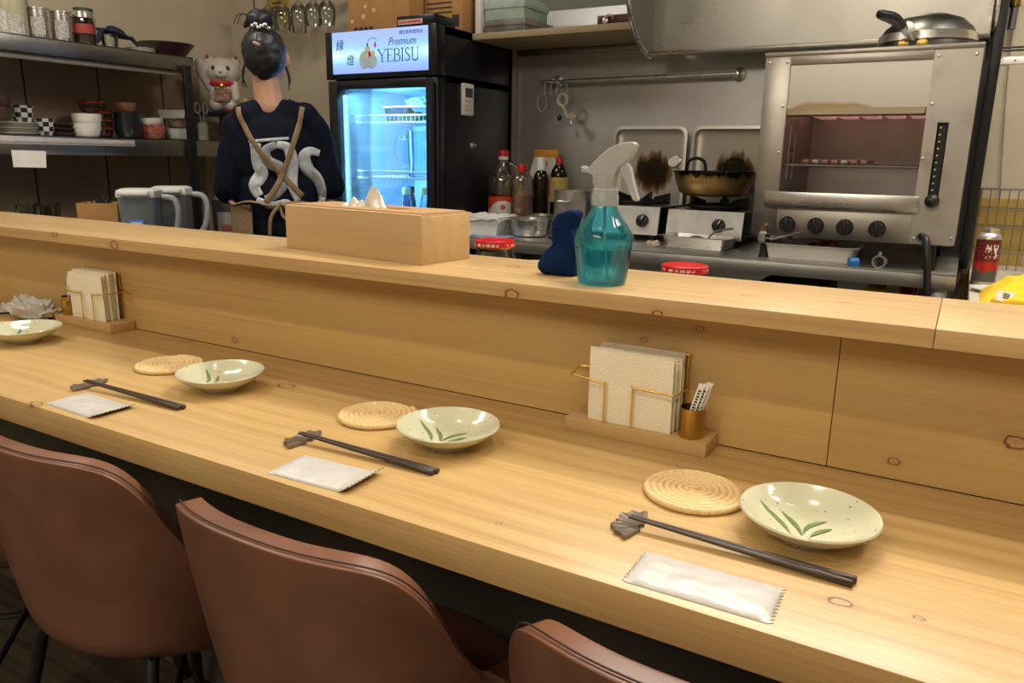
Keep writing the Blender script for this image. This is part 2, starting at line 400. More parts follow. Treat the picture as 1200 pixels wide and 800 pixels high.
def make_plate(loc, label):
    t = thing('saucer', (0, 0, 0), label, 'plate', 'celadon saucers along the counter')
    prof = [(0, .004), (.026, .004), (.0265, 0), (.0305, 0), (.032, .005), (.048, .0100), (.060, .0160), (.0695, .0238), (.0715, .0256), (.0705, .0272), (.0685, .0266),
            (.058, .0192), (.045, .0130), (.03, .0095), (.015, .0083), (0, .008)]
    MB().lathe([(r_, z_ * 1.16) for r_, z_ in prof], n=56).build('dish', M['celadon'], t, ang=60)
    def stroke(a, b, w, bend):
        mb = MB(); a = Vector((*a, 0)); b = Vector((*b, 0)); d = (b - a); nrm = Vector((-d.y, d.x, 0)).normalized(); L = []
        def fn(u, v):
            p = a + d * u + nrm * bend * math.sin(PI * u) + nrm * (v - .5) * w * math.sin(PI * min(1, .04 + u * .93) ** .75)
            return (p.x, p.y, plate_z(Vector((p.x, p.y)).length) + .0016)
        mb.surf(fn, 18, 5); return mb
    for a, b, w, bd in [((-.054, .017), (-.012, -.027), .0062, .006), ((-.030, .020), (-.001, -.024), .0055, .004), ((.016, .024), (-.001, -.020), .0055, -.007), ((.023, .008), (.006, -.022), .006, -.003)]:
        stroke(a, b, w, bd).build('leaf_stroke', M['leaf'], t)
    t.location = loc; return t
P0 = make_plate((-.100, .806, ZC), 'celadon saucer with grass motif nearest the camera at the right-hand setting')
dup(P0, (-.575, .820, ZC), .12, 'celadon saucer standing on the counter in front of the tissue box, between two coasters')
dup(P0, (-1.046, .826, ZC), .05, 'celadon saucer just right of the far coaster, below the left end of the tissue box')
dup(P0, (-1.650, .826, ZC), -.1, 'celadon saucer cut by the left frame edge, in front of crumpled wipes')

straw = NT('straw_rope'); sv = straw.coords(); sn = straw.noise(straw.coords((260, 260, 260)), 1.0, 2, .7); s2 = straw.noise(sv, 18, 2)
straw.set(Base_Color=straw.mix(.5, straw.ramp(sn, [(.28, (.44, .26, .10)), (.5, (.76, .55, .28)), (.72, (.88, .71, .43))]), straw.ramp(s2, [(.3, (.70, .49, .23)), (.7, (.84, .65, .36))])), Roughness=.85)
straw.bump(sn, .5, .0015); M['straw'] = straw.m
def make_coaster(loc, label):
    mb = MB(); pts = []; turns = 7; N = 360; rr = []
    for i in range(N + 1):
        q = i / N; a = 2 * PI * turns * q ** .75; r = .004 + .0545 * (a / (2 * PI * turns))
        pts.append((r * math.cos(a), r * math.sin(a), .0045)); rr.append(.0043 * (1 + .05 * math.sin(a * 22)))
    mb.tube(pts, rr, 8); mb.lathe([(0, .0015), (.056, .0015), (.056, .006), (0, .006)], n=40)
    o = mb.build('coaster', M['straw'], origin=(0, 0, 0), ang=60); o.location = loc
    return tag(o, label, 'coaster', 'rope coasters along the counter')
K0 = make_coaster((-.236, .846, ZC), 'round coiled straw coaster at the right-hand setting, left of the near saucer')
dup(K0, (-.731, .854, ZC), 1.1, 'round coiled straw coaster in front of the tissue box, touching the middle saucer')
dup(K0, (-1.236, .862, ZC), 2.2, 'round coiled straw coaster furthest along the counter beside the far chopsticks')
dup(K0, (-1.800, .850, ZC), .6, 'round coiled straw coaster mostly outside the frame by the crumpled wipes')

pew = NT('pewter_glaze'); pew.set(Base_Color=pew.ramp(pew.noise(pew.coords(), 60, 4), [(.3, (.12, .10, .085)), (.7, (.26, .225, .19))]), Metallic=.45, Roughness=.28)
M['pewter'] = pew.m; M['chop'] = plain('dark_brown_lacquer', (.050, .032, .024), .30, 0, .12, 80)
def make_rest(loc, rz, label):
    mb = MB()
    def R(a): return .034 * (1 + .05 * math.cos(a * 15)) * (1 - .18 * abs(math.sin(a * .5)) ** 3) * (.80 if abs(a) < .07 else 1)
    A = 1.35
    def zt(a, q): return .004 +   .0018 * q * q + .0007 * q * math.cos(a * 15) - .003 * math.exp(-(a * 3) ** 2) * q
    def top(u, v): a = (u * 2 - 1) * A; r = .006 + (R(a) - .006) * v; return (-r * math.cos(a) + .012, r * math.sin(a), zt(a, v))
    def bot(u, v): a = (u * 2 - 1) * A; r = .006 + (R(a) - .006) * v; return (-r * math.cos(a) + .012, r * math.sin(a), max(0, zt(a, v) - .004))
    V = mb.surf(top, 64, 10); W = mb.surf(bot, 64, 10); n = 64
    for i in range(n - 1):
        mb.bm.faces.new((V[i][-1], V[i + 1][-1], W[i + 1][-1], W[i][-1])); mb.bm.faces.new((V[i][0], W[i][0], W[i + 1][0], V[i + 1][0]))
    for k in range(9):
        mb.bm.faces.new((V[0][k], V[0][k + 1], W[0][k + 1], W[0][k])); mb.bm.faces.new((V[-1][k], W[-1][k], W[-1][k + 1], V[-1][k + 1]))
    o = mb.build('chopstick_rest', M['pewter'], origin=(0, 0, 0), ang=50); o.location = loc; o.rotation_euler.z = rz
    return tag(o, label, 'chopstick rest', 'leaf chopstick rests')
R0 = make_rest((-.266, .727, ZC), 0, 'grey ginkgo-leaf chopstick rest left of the white towel packet at the right-hand setting')
dup(R0, (-.751, .721, ZC), .05, 'grey ginkgo-leaf chopstick rest at the middle setting, behind its towel packet')
dup(R0, (-1.238, .712, ZC), .1, 'grey ginkgo-leaf chopstick rest at the far setting near the left edge')
def make_stick(y0, y1, x0, x1, z0, z1, label):
    mb = MB(); L = x1 - x0
    pts = [(x0 + L * i / 6, y0 + (y1 - y0) * i / 6, z0 + (z1 - z0) * i / 6) for i in range(7)]
    r = [.0017 + .0021 * (i / 6) for i in range(7)]
    pts.append((x1 + .0012, y1, z1)); r.append(.0028)
    mb.tube(pts, r, 10); o = mb.build('chopstick', M['chop'], origin=(x0, y0, ZC), ang=50)
    return tag(o, label, 'chopstick', 'dark chopsticks laid on leaf rests')
def stick_pair(x0, x1, y0, y1, where):
    make_stick(y0 - .0022, y1 - .0043, x0, x1 - .001, ZC + .0125, ZC + .0040, 'dark brown chopstick %s, nearer the counter edge' % where)
    make_stick(y0 + .0022, y1 + .0043, x0 + .001, x1 + .001, ZC + .0125, ZC + .0040, 'dark brown chopstick %s, nearer the backboard' % where)
stick_pair(-.270, -.044, .726, .7275, 'at the right-hand setting beside the near saucer')
stick_pair(-.755, -.530, .719, .7265, 'at the middle setting below the middle saucer')
stick_pair(-1.238, -1.006, .706, .717, 'at the far setting near the left edge')

pk = NT('packet_film'); pv = pk.noise(pk.coords((60, 60, 60)), 1.0, 3)
pk.set(Base_Color=pk.ramp(pv, [(.3, (.54, .535, .53)), (.7, (.60, .595, .59))]), Roughness=.32); pk.bump(pk.noise(pk.coords((45, 90, 45)), 1, 3, .6), .5, .002); M['packet'] = pk.m
def make_packet(loc, rz, L, W, label, seed, curl=.0):
    mb = MB(); nu, nv = 40, 22; rnd = Vector((seed * 3.1, seed * 1.7, 0))
    def base(u, v):
        x = (u - .5) * L; y = (v - .5) * W
        tooth = .0022 * (1 if int(v * 21 + .5) % 2 else -1)
        if u < .001 : x -= tooth
        if u > .999: x += tooth
        e = min(1, min(u, 1 - u) / .10); fat = (e ** .6) * (math.sin(PI * min(1, max(0, v))) ** .5)
        wr = noise.noise(Vector((x * 42, y * 75, 0)) + rnd) * .0013 + noise.noise(Vector((x * 110, y * 30, 1)) + rnd) * .0006
        cz = curl * max(0, u - .85) ** 1.5 * 14
        return x, y, fat, wr, cz
    def top(u, v): x, y, f, w, c = base(u, v); return (x, y, .0009 + .0055 * f + w * f + c)
    def bot(u, v): x, y, f, w, c = base(u, v); return (x, y, .0002 + c)
    V = mb.surf(top, nu, nv); Wv = mb.surf(bot, nu, nv)
    for i in range(nu - 1):
        mb.bm.faces.new((V[i][0], Wv[i][0], Wv[i + 1][0], V[i + 1][0])); mb.bm.faces.new((V[i][-1], V[i + 1][-1], Wv[i + 1][-1], Wv[i][-1]))
    for k in range(nv - 1):
        mb.bm.faces.new((V[0][k], V[0][k + 1], Wv[0][k + 1], Wv[0][k])); mb.bm.faces.new((V[-1][k], Wv[-1][k], Wv[-1][k + 1], V[-1][k + 1]))
    o = mb.build('towel_packet', M['packet'], origin=(0, 0, 0), ang=60); o.location = loc; o.rotation_euler.z = rz
    return tag(o, label, 'wet towel packet', 'white wet-towel packets on the counter')
make_packet((-.166, .6515, ZC), .02, .135, .064, 'white sealed wet-towel packet at the right-hand setting by the counter edge', 1)
make_packet((-.646, .6540, ZC), .05, .128, .068, 'white sealed wet-towel packet at the middle setting, one corner curled up', 2, .012)
make_packet((-1.139, .6530, ZC), -.03, .134, .067, 'white sealed wet-towel packet furthest along the counter below the far chopsticks', 3, .008)

# napkin holders
nap = NT('embossed_napkin'); nb = nap.noise(nap.coords((330, 330, 330)), 1, 2)
nap.set(Base_Color=nap.ramp(nap.noise(nap.coords(), 14, 3), [(.3, (.84, .77, .60)), (.7, (.90, .84, .68))]), Roughness=.9); nap.bump(nb, .7, .0015); M['napkin'] = nap.m
M['beech'] = wood('beech_base', (.53, .345, .145), (.36, .20, .08), .45, 16, (), .8, 3.3, 0.05)
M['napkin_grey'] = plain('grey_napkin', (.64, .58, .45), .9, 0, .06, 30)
def make_holder(x0, mirror, where, grp):
    """x0 = left end of the base; the cup stands at the right end, or at the left when mirrored"""
    s = -1 if mirror else 1; cx = x0 + .1055
    t = thing('napkin_holder', (cx, 1.0, ZC), 'wooden-based napkin holder with gold wire and brass cup ' + where, 'napkin holder', 'napkin holders against the backboard', world=True)
    X = lambda a: cx + s * a
    MB().box(cx - .1055, cx + .1055, .9625, 1.0215, ZC, ZC + .0195, .0012).build('base', M['beech'], t)
    zb, zw = ZC + .0195, ZC + .0795
    n0 = -.074      # napkin stack runs from n0 to n0+.124 in the local x
    pts_l = [(X(-.0455), .9660, zb - .004), (X(-.0455), .9660, zw - .003), (X(-.0485), .9660, zw), (X(-.094), .966, zw + .006), (X(-.098), .970, zw + .006), (X(-.104), 1.006, zw + .007), (X(-.101), 1.011, zw + .007), (X(-.072), 1.017, zw + .007), (X(-.069), 1.0185, zw + .010), (X(-.066), 1.0185, zb + .098), (X(-.060), 1.0185, zb + .104), (X(.050), 1.0185, zb + .104), (X(.056), 1.0185, zb + .098), (X(.056), 1.0185, zb - .004)]
    pts_r = [(X(-.0035), .9660, zb - .004), (X(-.0035), .9660, zw - .003), (X(-.0005), .9660, zw), (X(.054), .966, zw - .001), (X(.0585), .969, zw - .001), (X(.0605), 1.008, zw - .001), (X(.0565), 1.0185, zw - .001)]
    MB().tube(spline(pts_l, 4), .0014, 8).build('wire', M['gold'], t, ang=70)
    MB().tube(spline(pts_r, 4), .0014, 8).build('wire', M['gold'], t, ang=70)
    c = (X(.0775), .985, zb)
    MB().lathe([(0, 0), (.0165, 0), (.017, .001), (.017, .042), (.0162, .042), (.0160, .002), (0, .002)], c, 32).build('cup', M['brass'], t, ang=50)
    k = 7
    for i in range(k):
        mb = MB(); y = .9735 + i * .0058; rng = random.Random(i * 7 + (3 if mirror else 1)); lean = rng.uniform(-.003, .003); hh = .1015 + rng.uniform(-.003, .005) + .006 * i / k
        sx = rng.uniform(-.003, .003) + (.006 * i / k)
        def fn(u, v, yy):
            x = X(n0 + .124 * u + sx); z = zb + .0004 + hh * v
            w = .0010 * math.sin(u * 6 + i) * v + .0008 * noise.noise(Vector((u * 4, v * 4, i * 3.7)))
            e = 1 - .55 * max(0, (abs(u - .5) - .44) / .06) ** 2
            ed = 1 - .55 * max(0, (abs(v - .5) - .44) / .06) ** 2
            return (x, y + w + yy * e * ed + .0012 * (v - .5) * (i - 3) * .4, z)
        A = mb.surf(lambda u, v: fn(u, v, -.0021), 18, 14); B = mb.surf(lambda u, v: fn(u, v, .0021), 18, 14)
        for q in range(17):
            mb.bm.faces.new((A[q][0], A[q + 1][0], B[q + 1][0], B[q][0])); mb.bm.faces.new((A[q][-1], B[q][-1], B[q + 1][-1], A[q + 1][-1]))
        for q in range(13):
            mb.bm.faces.new((A[0][q], B[0][q], B[0][q + 1], A[0][q + 1])); mb.bm.faces.new((A[-1][q], A[-1][q + 1], B[-1][q + 1], B[-1][q]))
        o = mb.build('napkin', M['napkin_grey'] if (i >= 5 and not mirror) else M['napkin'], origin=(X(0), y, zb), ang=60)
        lab = ('front napkin of the upright stack in the holder ' if i == 0 else 'rearmost napkin of the upright stack in the holder ' if i == k - 1 else 'folded napkin inside the upright stack in the holder ') + where
        tag(o, lab, 'napkin', grp)
    return t, c
H1, c1 = make_holder(-.4675, False, 'behind the near coaster', 'napkins in the holder behind the near coaster')
H2, c2 = make_holder(-1.7795, True, 'near the left frame edge', 'napkins in the holder near the left frame edge')
def stickpack(c, dx, lean, label, grp, emblem=False, h=.078, yy=0, w=.0085):
    mb = MB(); mb.box(-w / 2, w / 2, -.0008, .0008, 0, h, .0004)
    if emblem:
        mb2 = mb
        for k in range(5):
            a = 2 * PI * k / 5 + PI / 2; mb.lathe([(0, .0001), (.0028, .0001), (.0028, .0004), (0, .0004)], (0, 0, 0), 10, 1, T(.0036 * math.cos(a), -.0008, h * .72 + .0036 * math.sin(a)) @ Rx(PI / 2))
        mb.box(-w * .3, w * .3, -.0011, -.0008, h * .42, h * .50, mi=1); mb.box(-w * .3, w * .3, -.0011, -.0008, h * .33, h * .39, mi=1)
    else:
        for k in range(9): mb.box(-.0018, .0014 if k % 2 else .0022, -.0011, -.0008, h * .42 + k * .0042, h * .42 + k * .0042 + .0026, mi=1)
    mb.xf(T(dx, yy, .0025) @ Ry(lean))
    o = mb.build('toothpick_packet', [M['paper'], plain('purple_print', (.20, .06, .25), .7) if emblem else M['print']], origin=(0, 0, 0)); o.location = (c[0], c[1], c[2])
    return tag(o, label, 'toothpick packet', grp)
for k, (dx, ln, yy) in enumerate([(-.008, .26, -.006), (-.0045, .28, -.002), (-.001, .27, .002), (.001, .25, .006)]):
    stickpack(c1, dx, ln, 'thin printed toothpick sleeve leaning right in the brass cup behind the near coaster', 'toothpick sleeves in the brass cup', yy=yy)
stickpack(c2, .004, .10, 'white paper sleeve with a purple blossom mark in the far brass cup', None, True, .084, 0, .024)

# crumpled wipes and paper at the far left
def crumple(name, loc, rx, ry, h, seed, label, cat, m):
    mb = MB(); bmesh.ops.create_icosphere(mb.bm, subdivisions=4, radius=1); sd = Vector((seed, seed * 2.3, 0))
    for v in mb.bm.verts:
        d = v.co.normalized(); k = 1 + .38 * noise.noise(d * 1.9 + sd) + .26 * abs(noise.noise(d * 4.6 + sd)) - .12
        v.co = Vector((d.x * rx * k, d.y * ry * k, max(0, (d.z * .5 + .42) * h * (k ** 1.5))))
    o = mb.build(name, m, origin=(0, 0, 0), ang=35); o.location = loc; return tag(o, label, cat)
crumple('crumpled_wipe', (-1.872, .965, ZC), .085, .042, .052, 4.2, 'crumpled white wipe lying left of the far napkin holder', 'wipe', M['packet'])
crumple('folded_paper', (-2.03, .965, ZC), .075, .045, .012, 8.8, 'flat white paper on the counter at the left frame edge', 'paper', M['packet'])

# ------------------------------------------------------------------ on the ledge
TB = thing('tissue_box', (-.930, 1.092, ZL), 'long pale wooden tissue box standing on the ledge', 'tissue box', rz=-.115)
M['maple'] = wood('maple_box', (.60, .41, .20), (.40, .22, .09), .5, 8, (), .8, 6.1, 0.0)
M['maple_lid'] = wood('maple_lid', (.46, .27, .12), (.30, .16, .06), .5, 8, (), .7, 1.1, 0.0)
a, b = .1775, .061
MB().box(-a, a, -b, b, 0, .079, .001).build('body', M['maple'], TB)
mb = MB()
for q in ((-a + .006, a - .006, -b + .006, -.016), (-a + .006, a - .006, .016, b - .006), (-a + .006, -.085, -.016, .016), (.085, a - .006, -.016, .016)): mb.box(q[0], q[1], q[2], q[3], .079, .0845, .0006)
mb.build('lid', M['maple_lid'], TB)
MB().tube([(-a + .003, -b + .003, .0795), (a - .003, -b + .003, .0795), (a - .003, b - .003, .0795), (-a + .003, b - .003, .0795)], .0030, 6, True).build('trim_strip', M['maple'], TB)
tis = MB()
def tf(u, v):
    x = -.085 + .115 * u; pk_ = .052 * math.exp(-((u - .80) / .17) ** 2) + .028 * math.exp(-((u - .36) / .2) ** 2) + .012 * math.exp(-((u - .08) / .07) ** 2)
    return (x, (v - .5) * .030 + .010 * noise.noise(Vector((u * 5, v * 3, 2))), .070 + (pk_ * (1 - abs(v - .5) * 1.6) + .004) * (.9 + .4 * noise.noise(Vector((u * 9, v * 4, 5)))))
tis.surf(tf, 48, 12)
o = tis.build('tissue', M['paper'], TB); bake(o, [('SOLIDIFY', {'thickness': .0008})]); o['label'] = 'white tissue pulled up through the lid'

# spray bottle
SB = thing('spray_bottle', (-.443, 1.020, ZL), 'teal transparent spray bottle with milky trigger head on the ledge', 'spray bottle', rz=.10)
tl = NT('teal_plastic'); t1 = tl.n('ShaderNodeBsdfTransparent'); t1.inputs[0].default_value = (.40, .86, .95, 1); t2 = tl.n('ShaderNodeBsdfGlossy'); t2.inputs['Roughness'].default_value = .06
t3 = tl.n('ShaderNodeBsdfTranslucent'); t3.inputs[0].default_value = (.05, .50, .64, 1); t4 = tl.n('ShaderNodeMixShader'); t4.inputs[0].default_value = .16; tl.l(t1.outputs[0], t4.inputs[1]); tl.l(t3.outputs[0], t4.inputs[2])
lw = tl.n('ShaderNodeLayerWeight'); lw.inputs['Blend'].default_value = .3; t5 = tl.n('ShaderNodeMixShader'); tl.l(tl.math('ADD', tl.math('MULTIPLY', lw.outputs['Fresnel'], .7), tl.math('MULTIPLY', tl.noise(tl.coords(), 20, 2), .06), True), t5.inputs[0]); tl.l(t4.outputs[0], t5.inputs[1]); tl.l(t2.outputs[0], t5.inputs[2]); tl.l(t5.outputs[0], tl.out.inputs[0])
M['teal'] = tl.m
liq = NT('teal_liquid'); liq.n('ShaderNodeTexNoise')
tr = liq.n('ShaderNodeBsdfTransparent'); tr.inputs[0].default_value = (.62, .94, .96, 1); gg = liq.n('ShaderNodeBsdfGlossy'); gg.inputs['Roughness'].default_value = .05
rf = liq.n('ShaderNodeBsdfRefraction'); rf.inputs['IOR'].default_value = 1.2; rf.inputs['Color'].default_value = (.62, .94, .96, 1); rf.inputs['Roughness'].default_value = .03
mx = liq.n('ShaderNodeMixShader'); mx.inputs[0].default_value = .55; liq.l(tr.outputs[0], mx.inputs[1]); liq.l(rf.outputs[0], mx.inputs[2])
mx2 = liq.n('ShaderNodeMixShader'); liq.l(liq.math('MULTIPLY', liq.noise(liq.coords(), 20, 2), .12), mx2.inputs[0]); liq.l(mx.outputs[0], mx2.inputs[1]); liq.l(gg.outputs[0], mx2.inputs[2]); liq.l(mx2.outputs[0], liq.out.inputs[0])
mil = NT('milky_plastic'); mil.set(Base_Color=mil.ramp(mil.noise(mil.coords(), 30, 3), [(.3, (.62, .64, .64)), (.7, (.70, .72, .72))]), Roughness=.3, Transmission_Weight=.5, Subsurface_Weight=.2, Subsurface_Radius=(.01, .01, .01)); M['milky'] = mil.m
prof = [(0, .003), (.020, .001), (.031, .0), (.0345, .003), (.0365, .012), (.0405, .045), (.0425, .060), (.0425, .066), (.0405, .074), (.0330, .086), (.0245, .098), (.0185, .108), (.0165, .116), (.0165, .126), (.0150, .126), (.0150, .117)]
flute = lambda a, z: 1 - (.035 * (1 - abs(math.sin(a * 5.5)) ** .6) if .006 < z < .064 else .018 * (1 - abs(math.sin(a * 5.5)) ** .6) if z < .1 else 0)
MB().lathe(prof, n=88, rmod=flute).build('body', M['teal'], SB, ang=60)
MB().lathe([(0, .004), (.030, .003), (.0345, .012), (.0388, .045), (.0396, .052), (0, .052)], n=66, rmod=flute).build('liquid', liq.m, SB, ang=50)
MB().tube([(.0, 0, .115), (.002, 0, .06), (.008, .002, .008)], .0022, 8).build('dip_tube', M['milky'], SB)
MB().lathe([(.0175, .112), (.0195, .112), (.0195, .126), (.0180, .128), (.0180, .134), (.0165, .136), (.0160, .158), (0, .158)], n=40, rmod=lambda a, z: 1 - .03 * (1 if z < .127 and math.sin(a * 24) > 0 else 0)).build('collar', M['milky'], SB, ang=35)
hd = MB()
side = [(-.030, .160), (-.026, .1575), (-.017, .154), (-.016, .140), (.014, .140), (.0155, .155), (.020, .166), (.030, .172), (.036, .178), (.042, .190), (.043, .1965), (.038, .2000), (.030, .1990), (.018, .1965), (.004, .190), (-.008, .180), (-.018, .170), (-.022, .1645), (-.030, .1635)]
hd.prism(side, -.0105, .0105, 'y'); hb = hd.build('spray_head', M['milky'], SB, ang=30)
bake(hb, [('BEVEL', {'width': .003, 'segments': 3})])
tg = MB(); tg.prism([(.020, .168), (.030, .172), (.036, .165), (.040, .150), (.0455, .132), (.0500, .1215), (.0480, .1195), (.0425, .121), (.036, .133), (.030, .147), (.023, .158)], -.007, .007, 'y')
bake(tg.build('trigger', M['milky'], SB, ang=30), [('BEVEL', {'width': .0018, 'segments': 2})])
MB().cyl((-.029, 0, .1618), (-.036, 0, .1618), .0048, .0040, 14).build('nozzle', M['milky'], SB)

# blue towel folded into a little seated animal
def blob(name, shapes, mats, parent=None, origin=None, voxel=.004, smooth=6, disp=None, extra=None):
    """one continuous surface grown from overlapping ellipsoids and tapered capsules"""
    mb = MB()
    for sh in shapes:
        if sh[0] == 'e': mb.ell(sh[1], sh[2], 20, 0, sh[3] if len(sh) > 3 else None)
        else:
            a, ra, b, rb = sh[1:5]; a = Vector(a); b = Vector(b); n = 8
            pts = [a.lerp(b, i / n) for i in range(n + 1)]; rr = [ra + (rb - ra) * i / n for i in range(n + 1)]
            mb.tube(pts, rr, 14); mb.ell(a, (ra,) * 3, 14); mb.ell(b, (rb,) * 3, 14)
    o = mb.build(name, mats, parent, origin)
    bake(o, [('REMESH', {'mode': 'VOXEL', 'voxel_size': voxel}), ('SMOOTH', {'factor': .5, 'iterations': smooth})])
    if disp:
        amp, sc = disp
        for v in o.data.vertices: v.co += v.normal * amp * noise.noise(v.co * sc)
    for p in o.data.polygons: p.use_smooth = True
    return o
tw = NT('blue_terry'); tn = tw.noise(tw.coords((420, 420, 420)), 1, 2, .7)
tw.set(Base_Color=tw.ramp(tn, [(.3, (.003, .012, .055)), (.7, (.006, .028, .115))]), Roughness=.95, Specular_IOR_Level=.15); tw.bump(tn, .9, .003); M['blue_towel'] = tw.m
TWx, TWy = -.530, 1.062
outl = [(398, 648), (404, 712), (440, 722), (490, 725), (560, 726), (606, 718), (612, 640), (610, 540), (600, 492), (578, 484), (592, 440), (604, 404), (612, 384), (590, 371), (545, 374), (503, 388), (474, 430), (461, 484), (468, 528), (478, 552), (440, 584)]
mb = MB(); mb.prism([((X - 505) * .000284, (726 - Y) * .000284) for X, Y in outl], -.017, .017, 'y'); mb.ell((.004, -.010, .022), (.026, .018, .022)); mb.ell((-.018, -.012, .013), (.016, .014, .013)); mb.ell((.012, .008, .024), (.024, .020, .024))
bt = mb.build('folded_towel', M['blue_towel'], origin=(0, 0, 0)); bake(bt, [('REMESH', {'mode': 'VOXEL', 'voxel_size': .003}), ('SMOOTH', {'factor': .5, 'iterations': 7})])
for v in bt.data.vertices: v.co += v.normal * (.0014 * noise.noise(v.co * 70) + .0016 * noise.noise(v.co * 28))
bt.location = (TWx, TWy, ZL); zmin = min(v.co.z for v in bt.data.vertices)
for v in bt.data.vertices: v.co.z = max(.0005, v.co.z - zmin - .002)
tag(bt, 'dark blue terry towel folded into a small seated animal beside the spray bottle', 'towel')

# ------------------------------------------------------------------ bar chairs
lea = NT('brown_leather'); lv = lea.coords(); l1 = lea.noise(lv, 7, 4); l2 = lea.noise(lea.coords((220, 220, 220)), 1, 2)
lea.set(Base_Color=lea.ramp(l1, [(.28, (.118, .050, .029)), (.5, (.172, .073, .042)), (.75, (.24, .102, .058))]), Roughness=lea.math('ADD', .30, lea.math('MULTIPLY', l1, .12)), Coat_Weight=.15, Coat_Roughness=.3)
lea.bump(l2, .10, .0008); M['leather'] = lea.m
M['stitch'] = plain('dark_stitching', (.045, .018, .011), .6)
CH_A, CH_B = .222, .205
def sgp(t, q): return math.copysign(abs(t) ** q, t)
def rim(ph):
    return .738 - .20 * (abs(math.sin(ph)) ** 5.2 if abs(ph) < PI / 2 else 1) + .018 * math.exp(-((abs(math.degrees(ph)) - 55) / 18) ** 2) - (.10 * (abs(ph) - PI / 2) if abs(ph) > PI / 2 else 0)
def shell_pt(ph, v, off=0):
    zr = rim(ph); zb = .375
    s = 1 - .26 * v ** 1.2 - .62 * max(0, (v - .74) / .26) ** 2.4
    q = .75 + .2 * v
    return Vector(((CH_A - off) * s * sgp(math.sin(ph), q), -(CH_B - off) * s * sgp(math.cos(ph), q), zr + (zb - zr) * (1 - (1 - v) ** 1.25)))
def make_chair(loc, label):
    t = thing('dining_chair', (0, 0, 0), label, 'chair', 'brown leather tub chairs pulled up to the counter')
    mb = MB(); PH = math.radians(118)
    mb.surf(lambda u, v: shell_pt((u * 2 - 1) * PH, v, .014), 44, 20)
    o = mb.build('backrest', M['leather'], t); bake(o, [('SOLIDIFY', {'thickness': .030, 'offset': 0}), ('BEVEL', {'width': .0145, 'segments': 4, 'limit_method': 'ANGLE', 'angle_limit': 1.0}), ('SUBSURF', {'levels': 1})])
    pts = [shell_pt((i / 60 * 2 - 1) * PH * .53, 0, .006) + Vector((0, 0, .0015)) for i in range(61)]
    MB().tube(pts, .0010, 6).build('piping', M['stitch'], t)
    mb = MB()
    def sf(u, v):
        a = 2 * PI * u; r = v
        x = .150 * r * math.copysign(abs(math.cos(a)) ** .75, math.cos(a)); y = .150 * r * math.copysign(abs(math.sin(a)) ** .75, math.sin(a)) + .035
        return (x, y, .470 - .028 * r ** 5)
    def sb(u, v):
        p = sf(u, v); return (p[0] * .96, p[1] * .96, .404 + .02 * v ** 3)
    A = mb.surf(sf, 40, 9, True); B = mb.surf(sb, 40, 9, True)
    for k in range(40): mb.bm.faces.new((A[k][-1], A[(k + 1) % 40][-1], B[(k + 1) % 40][-1], B[k][-1]))
    bmesh.ops.remove_doubles(mb.bm, verts=mb.bm.verts[:], dist=1e-5)
    mb.build('seat', M['leather'], t, ang=70)
    for sx in (-1, 1):
        for sy in (-1, 1):
            mb = MB(); mb.tube([(sx * .11, .02 + sy * .11, .410), (sx * .135, .02 + sy * .135, .36), (sx * .205, .02 + sy * .20, .008)], .0105, 10)
            mb.lathe([(0, 0), (.013, 0), (.013, .012), (0, .012)], (sx * .206, .02 + sy * .201, 0), 12)
            mb.build('leg', M['black_metal'], t)
    mb = MB()
    mb.tube([(-.12, -.10, .398), (.12, -.10, .398), (.12, .14, .398), (-.12, .14, .398)], .009, 8, True)
    mb.build('seat_frame', M['black_metal'], t)
    MB().tube([(-.168, -.146, .20), (.168, .184, .20)], .007, 8).build('cross_brace', M['black_metal'], t); MB().tube([(.168, -.146, .205), (-.168, .184, .205)], .007, 8).build('cross_brace', M['black_metal'], t)
    t.location = loc; return t
CH = make_chair((-.602, .690, 0), 'brown leather tub chair in the middle foreground, wing and stitched rim in full view')
dup(CH, (-1.078, .690, 0), .03, 'brown leather tub chair at the lower left, its rounded back overlapped by the middle chair')
dup(CH, (-.130, .690, 0), 0, 'brown leather tub chair of which only a wing tip shows at the bottom centre')
dup(CH, (-1.555, .69, 0), .02, 'brown leather tub chair showing as a sliver at the lower left frame edge')

# ------------------------------------------------------------------ worktop along the back wall
W0, WF, WZ = -1.575, 2.135, .866
KT = thing('steel_worktop', (-.78, 2.43, 0), 'stainless steel worktop carrying the stoves and the broiler', 'worktop', world=True)
mb = MB(); mb.box(W0, .004, WF, YB - .014, WZ - .004, WZ, .001); mb.box(W0, .004, WF, WF + .004, WZ - .038, WZ, .001); mb.build('top', M['steel'], KT)
for x in (W0 + .04, -.03):
    for y in (WF + .05, YB - .08): MB().box(x - .019, x + .019, y - .019, y + .019, 0, WZ - .004, .002).build('leg', M['steel'], KT)
MB().box(W0 + .02, -.012, WF + .03, YB - .03, .50, .515).build('shelf', M['steel_dark'], KT)
def crate(name, x0, x1, y0, y1, z0, z1, m, label, cat):
    mb = MB(); t_ = .004
    mb.box(x0, x1, y0, y1, z0, z0 + t_); mb.box(x0, x0 + t_, y0, y1, z0, z1); mb.box(x1 - t_, x1, y0, y1, z0, z1); mb.box(x0, x1, y0, y0 + t_, z0, z1); mb.box(x0, x1, y1 - t_, y1, z0, z1)
    mb.box(x0 - .004, x1 + .004, y0 - .004, y0 + t_, z1 - .012, z1); mb.box(x0 - .004, x1 + .004, y1 - t_, y1 + .004, z1 - .012, z1)
    return tag(mb.build(name, m, origin=((x0 + x1) / 2, (y0 + y1) / 2, z0)), label, cat)
crate('storage_tub', -.20, -.155, 2.25, 2.40, .5155, .80, M['yellow'], 'yellow tub on the shelf under the worktop, below the broiler', 'tub')
